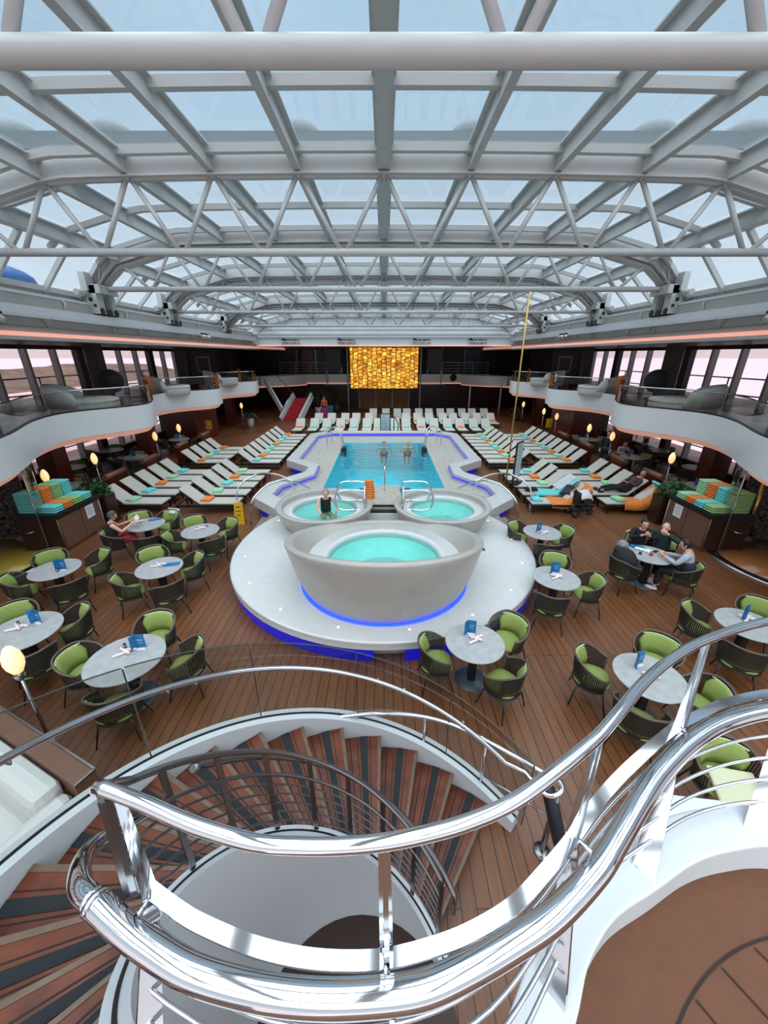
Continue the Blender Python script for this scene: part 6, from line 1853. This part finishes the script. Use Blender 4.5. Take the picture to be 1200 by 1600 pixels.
b = MB(); b.box((0, 0, 0.008), (0.26, 0.16, 0.016)); o = b.obj('menu_folder', 'menu'); place(o, 996, 855, rz=-0.5); tag(o, "blue folder under papers on the diners' table", 'folder')
b = MB(); b.box((0, 0, 0.02), (0.22, 0.12, 0.006)); o = b.obj('paper_sheet', 'paper'); place(o, 1001, 859, rz=-0.7); tag(o, "white sheet across the blue folder on the diners' table", 'paper')
b = MB(); b.lathe([(0, 0), (0.028, 0), (0.03, 0.05), (0, 0.055)], n=12); o = b.obj('dark_pot', 'black'); place(o, 1000, 866); tag(o, "small dark pot at the left of the diners' table", 'pot')
b = MB(); b.box((0, 0, 0.004), (0.15, 0.075, 0.008)); o = b.obj('phone', 'black'); place(o, 1024, 862, rz=0.6); tag(o, "dark phone near the far side of the diners' table", 'phone')
# bather in the left hot tub
person('grey-haired woman in black swimsuit sitting in the left hot tub', V((-1.62, 10.0, 0.12)), R(180 + 20), sit(el_l=(-0.28, 0.1, 0.80), el_r=(0.27, 0.14, 0.78), wr_l=(-0.2, 0.34, 0.66), wr_r=(0.2, 0.36, 0.66), kn_l=(-0.15, 0.4, 0.5), kn_r=(0.15, 0.42, 0.5), an_l=(-0.15, 0.5, 0.12), an_r=(0.2, 0.52, 0.12)), top='cloth_black', sleeves=0, legs=None, hair='hair_grey', hstyle='bun', shoes=None, girth=1.05, look=(0.35, 1, 0.0))
# two swimmers
for x, hair, lab in ((0.0, 'hair_black', 'dark-haired swimmer near the far wall of the pool'), (1.28, 'hair_grey', 'grey-haired swimmer near the far wall of the pool')):
    person(lab, V((x, 20.2, -1.17)), PI, stand(pelvis=(0, -0.38, 1.05), hi_l=(-0.1, -0.42, 1.0), hi_r=(0.1, -0.42, 1.0), kn_l=(-0.12, -0.72, 0.75), kn_r=(0.12, -0.72, 0.75), an_l=(-0.12, -0.85, 0.4), an_r=(0.12, -0.85, 0.4), el_l=(-0.38, 0.15, 1.32), el_r=(0.38, 0.15, 1.32), wr_l=(-0.40, 0.40, 1.30), wr_r=(0.40, 0.40, 1.30)), top=None, legs='cloth_navy', bare_legs=True, hair=hair, shoes=None, look=(0, 1, 0))
# reclining man on the outer right lounger
LX, LY = 8.5, nearY[1]
person('bald man in brown patterned shirt reclining on a right-hand lounger', V((LX, LY, 0)), 0, dict(
    pelvis=(-0.02, 0, 0.47), chest=(0.26, 0, 0.72), neck=(0.40, 0, 0.86), head=(0.50, 0, 0.98), sh_l=(0.36, -0.18, 0.82), sh_r=(0.36, 0.18, 0.82), el_l=(0.14, -0.30, 0.66), el_r=(0.14, 0.30, 0.66), wr_l=(-0.06, -0.10, 0.72), wr_r=(-0.06, 0.10, 0.72),
    hi_l=(-0.06, -0.10, 0.46), hi_r=(-0.06, 0.10, 0.46), kn_l=(-0.46, -0.12, 0.52), kn_r=(-0.46, 0.12, 0.52), an_l=(-0.90, -0.12, 0.44), an_r=(-0.90, 0.12, 0.44), foot=(-0.3, 0, 0.0)), top='cloth_plaid', legs='cloth_black', hair='hair_grey', hstyle='cropped', shoes='cloth_black', look=(-1, -0.1, -0.3), girth=1.1, skin='skin2')
# people below the right balcony
q = G(936, 722, 0.0)
person('person in dark shirt standing under the right balcony', V((9.9, 16.9, 0)), 2.4, stand(), top='cloth_teal', legs='cloth_black', hair='hair_black')
person('seated person in grey top at a shaded table under the right balcony', V((10.7, 16.2 + 0.75, 0)), PI, sit(), top='cloth_grey', legs='cloth_black', hair='hair_black')
person('seated person in navy top farther under the right balcony', V((11.9, 17.4, 0)), -PI / 2, sit(), top='cloth_navy', legs='cloth_black', hair='hair_black')
# distant person by the palm
q = A(505, 640, 31.5)
person('distant person in orange top standing by the tall palm', V((q.x, 32.2, 0)), 2.8, stand(), top='cloth_orange', legs='cloth_black', hair='hair_black')
b = MB(); b.box((0, 0, 0.5), (0.5, 0.3, 0.9)); b.tube([(-0.1, 0, 0.95), (-0.1, 0, 1.15), (0.1, 0, 1.15), (0.1, 0, 0.95)], 0.015, 6)
for sx_ in (-0.2, 0.2): b.tube([(sx_, -0.05, 0.04), (sx_, 0.05, 0.04)], 0.04, 8)
o = b.obj('magenta_suitcase', 'cloth_magenta', bevel=0.03); o.location = (A(508, 648, 31.2).x, 31.2, 0); tag(o, 'magenta upright case beside the person by the palm', 'suitcase')
b = MB(); b.box((0, 0, 0.45), (0.6, 0.4, 0.9)); o = b.obj('teal_bin', mat('teal_plastic', (50, 110, 105), 0.5), bevel=0.03); o.location = (A(515, 643, 33).x, 33.0, 0); tag(o, 'teal square planter box behind the magenta case', 'bin')
# white towel over the chair by the reader
l, a = at_chair((5, 'right'))
b = MB(); rows = []
for j in range(10):
    f = j / 9; rows.append([V((-0.18 + 0.36 * i / 8, -0.33 - 0.03 * sin(i) * f, 0.82 - 0.5 * f)) for i in range(9)])
for j in range(9): b.ribbon(rows[j], rows[j + 1])
rows2 = [[V((-0.18 + 0.36 * i / 8, -0.33 + 0.12 * f, 0.83 - 0.12 * f)) for i in range(9)] for f in (0, 0.5, 1)]
for j in range(2): b.ribbon(rows2[j], rows2[j + 1])
o = b.obj('hanging_towel', 'towel_white', solid=0.012); o.location = l; o.rotation_euler = (0, 0, a); tag(o, "white towel hung over the chair back right of the reader's table", 'towel')
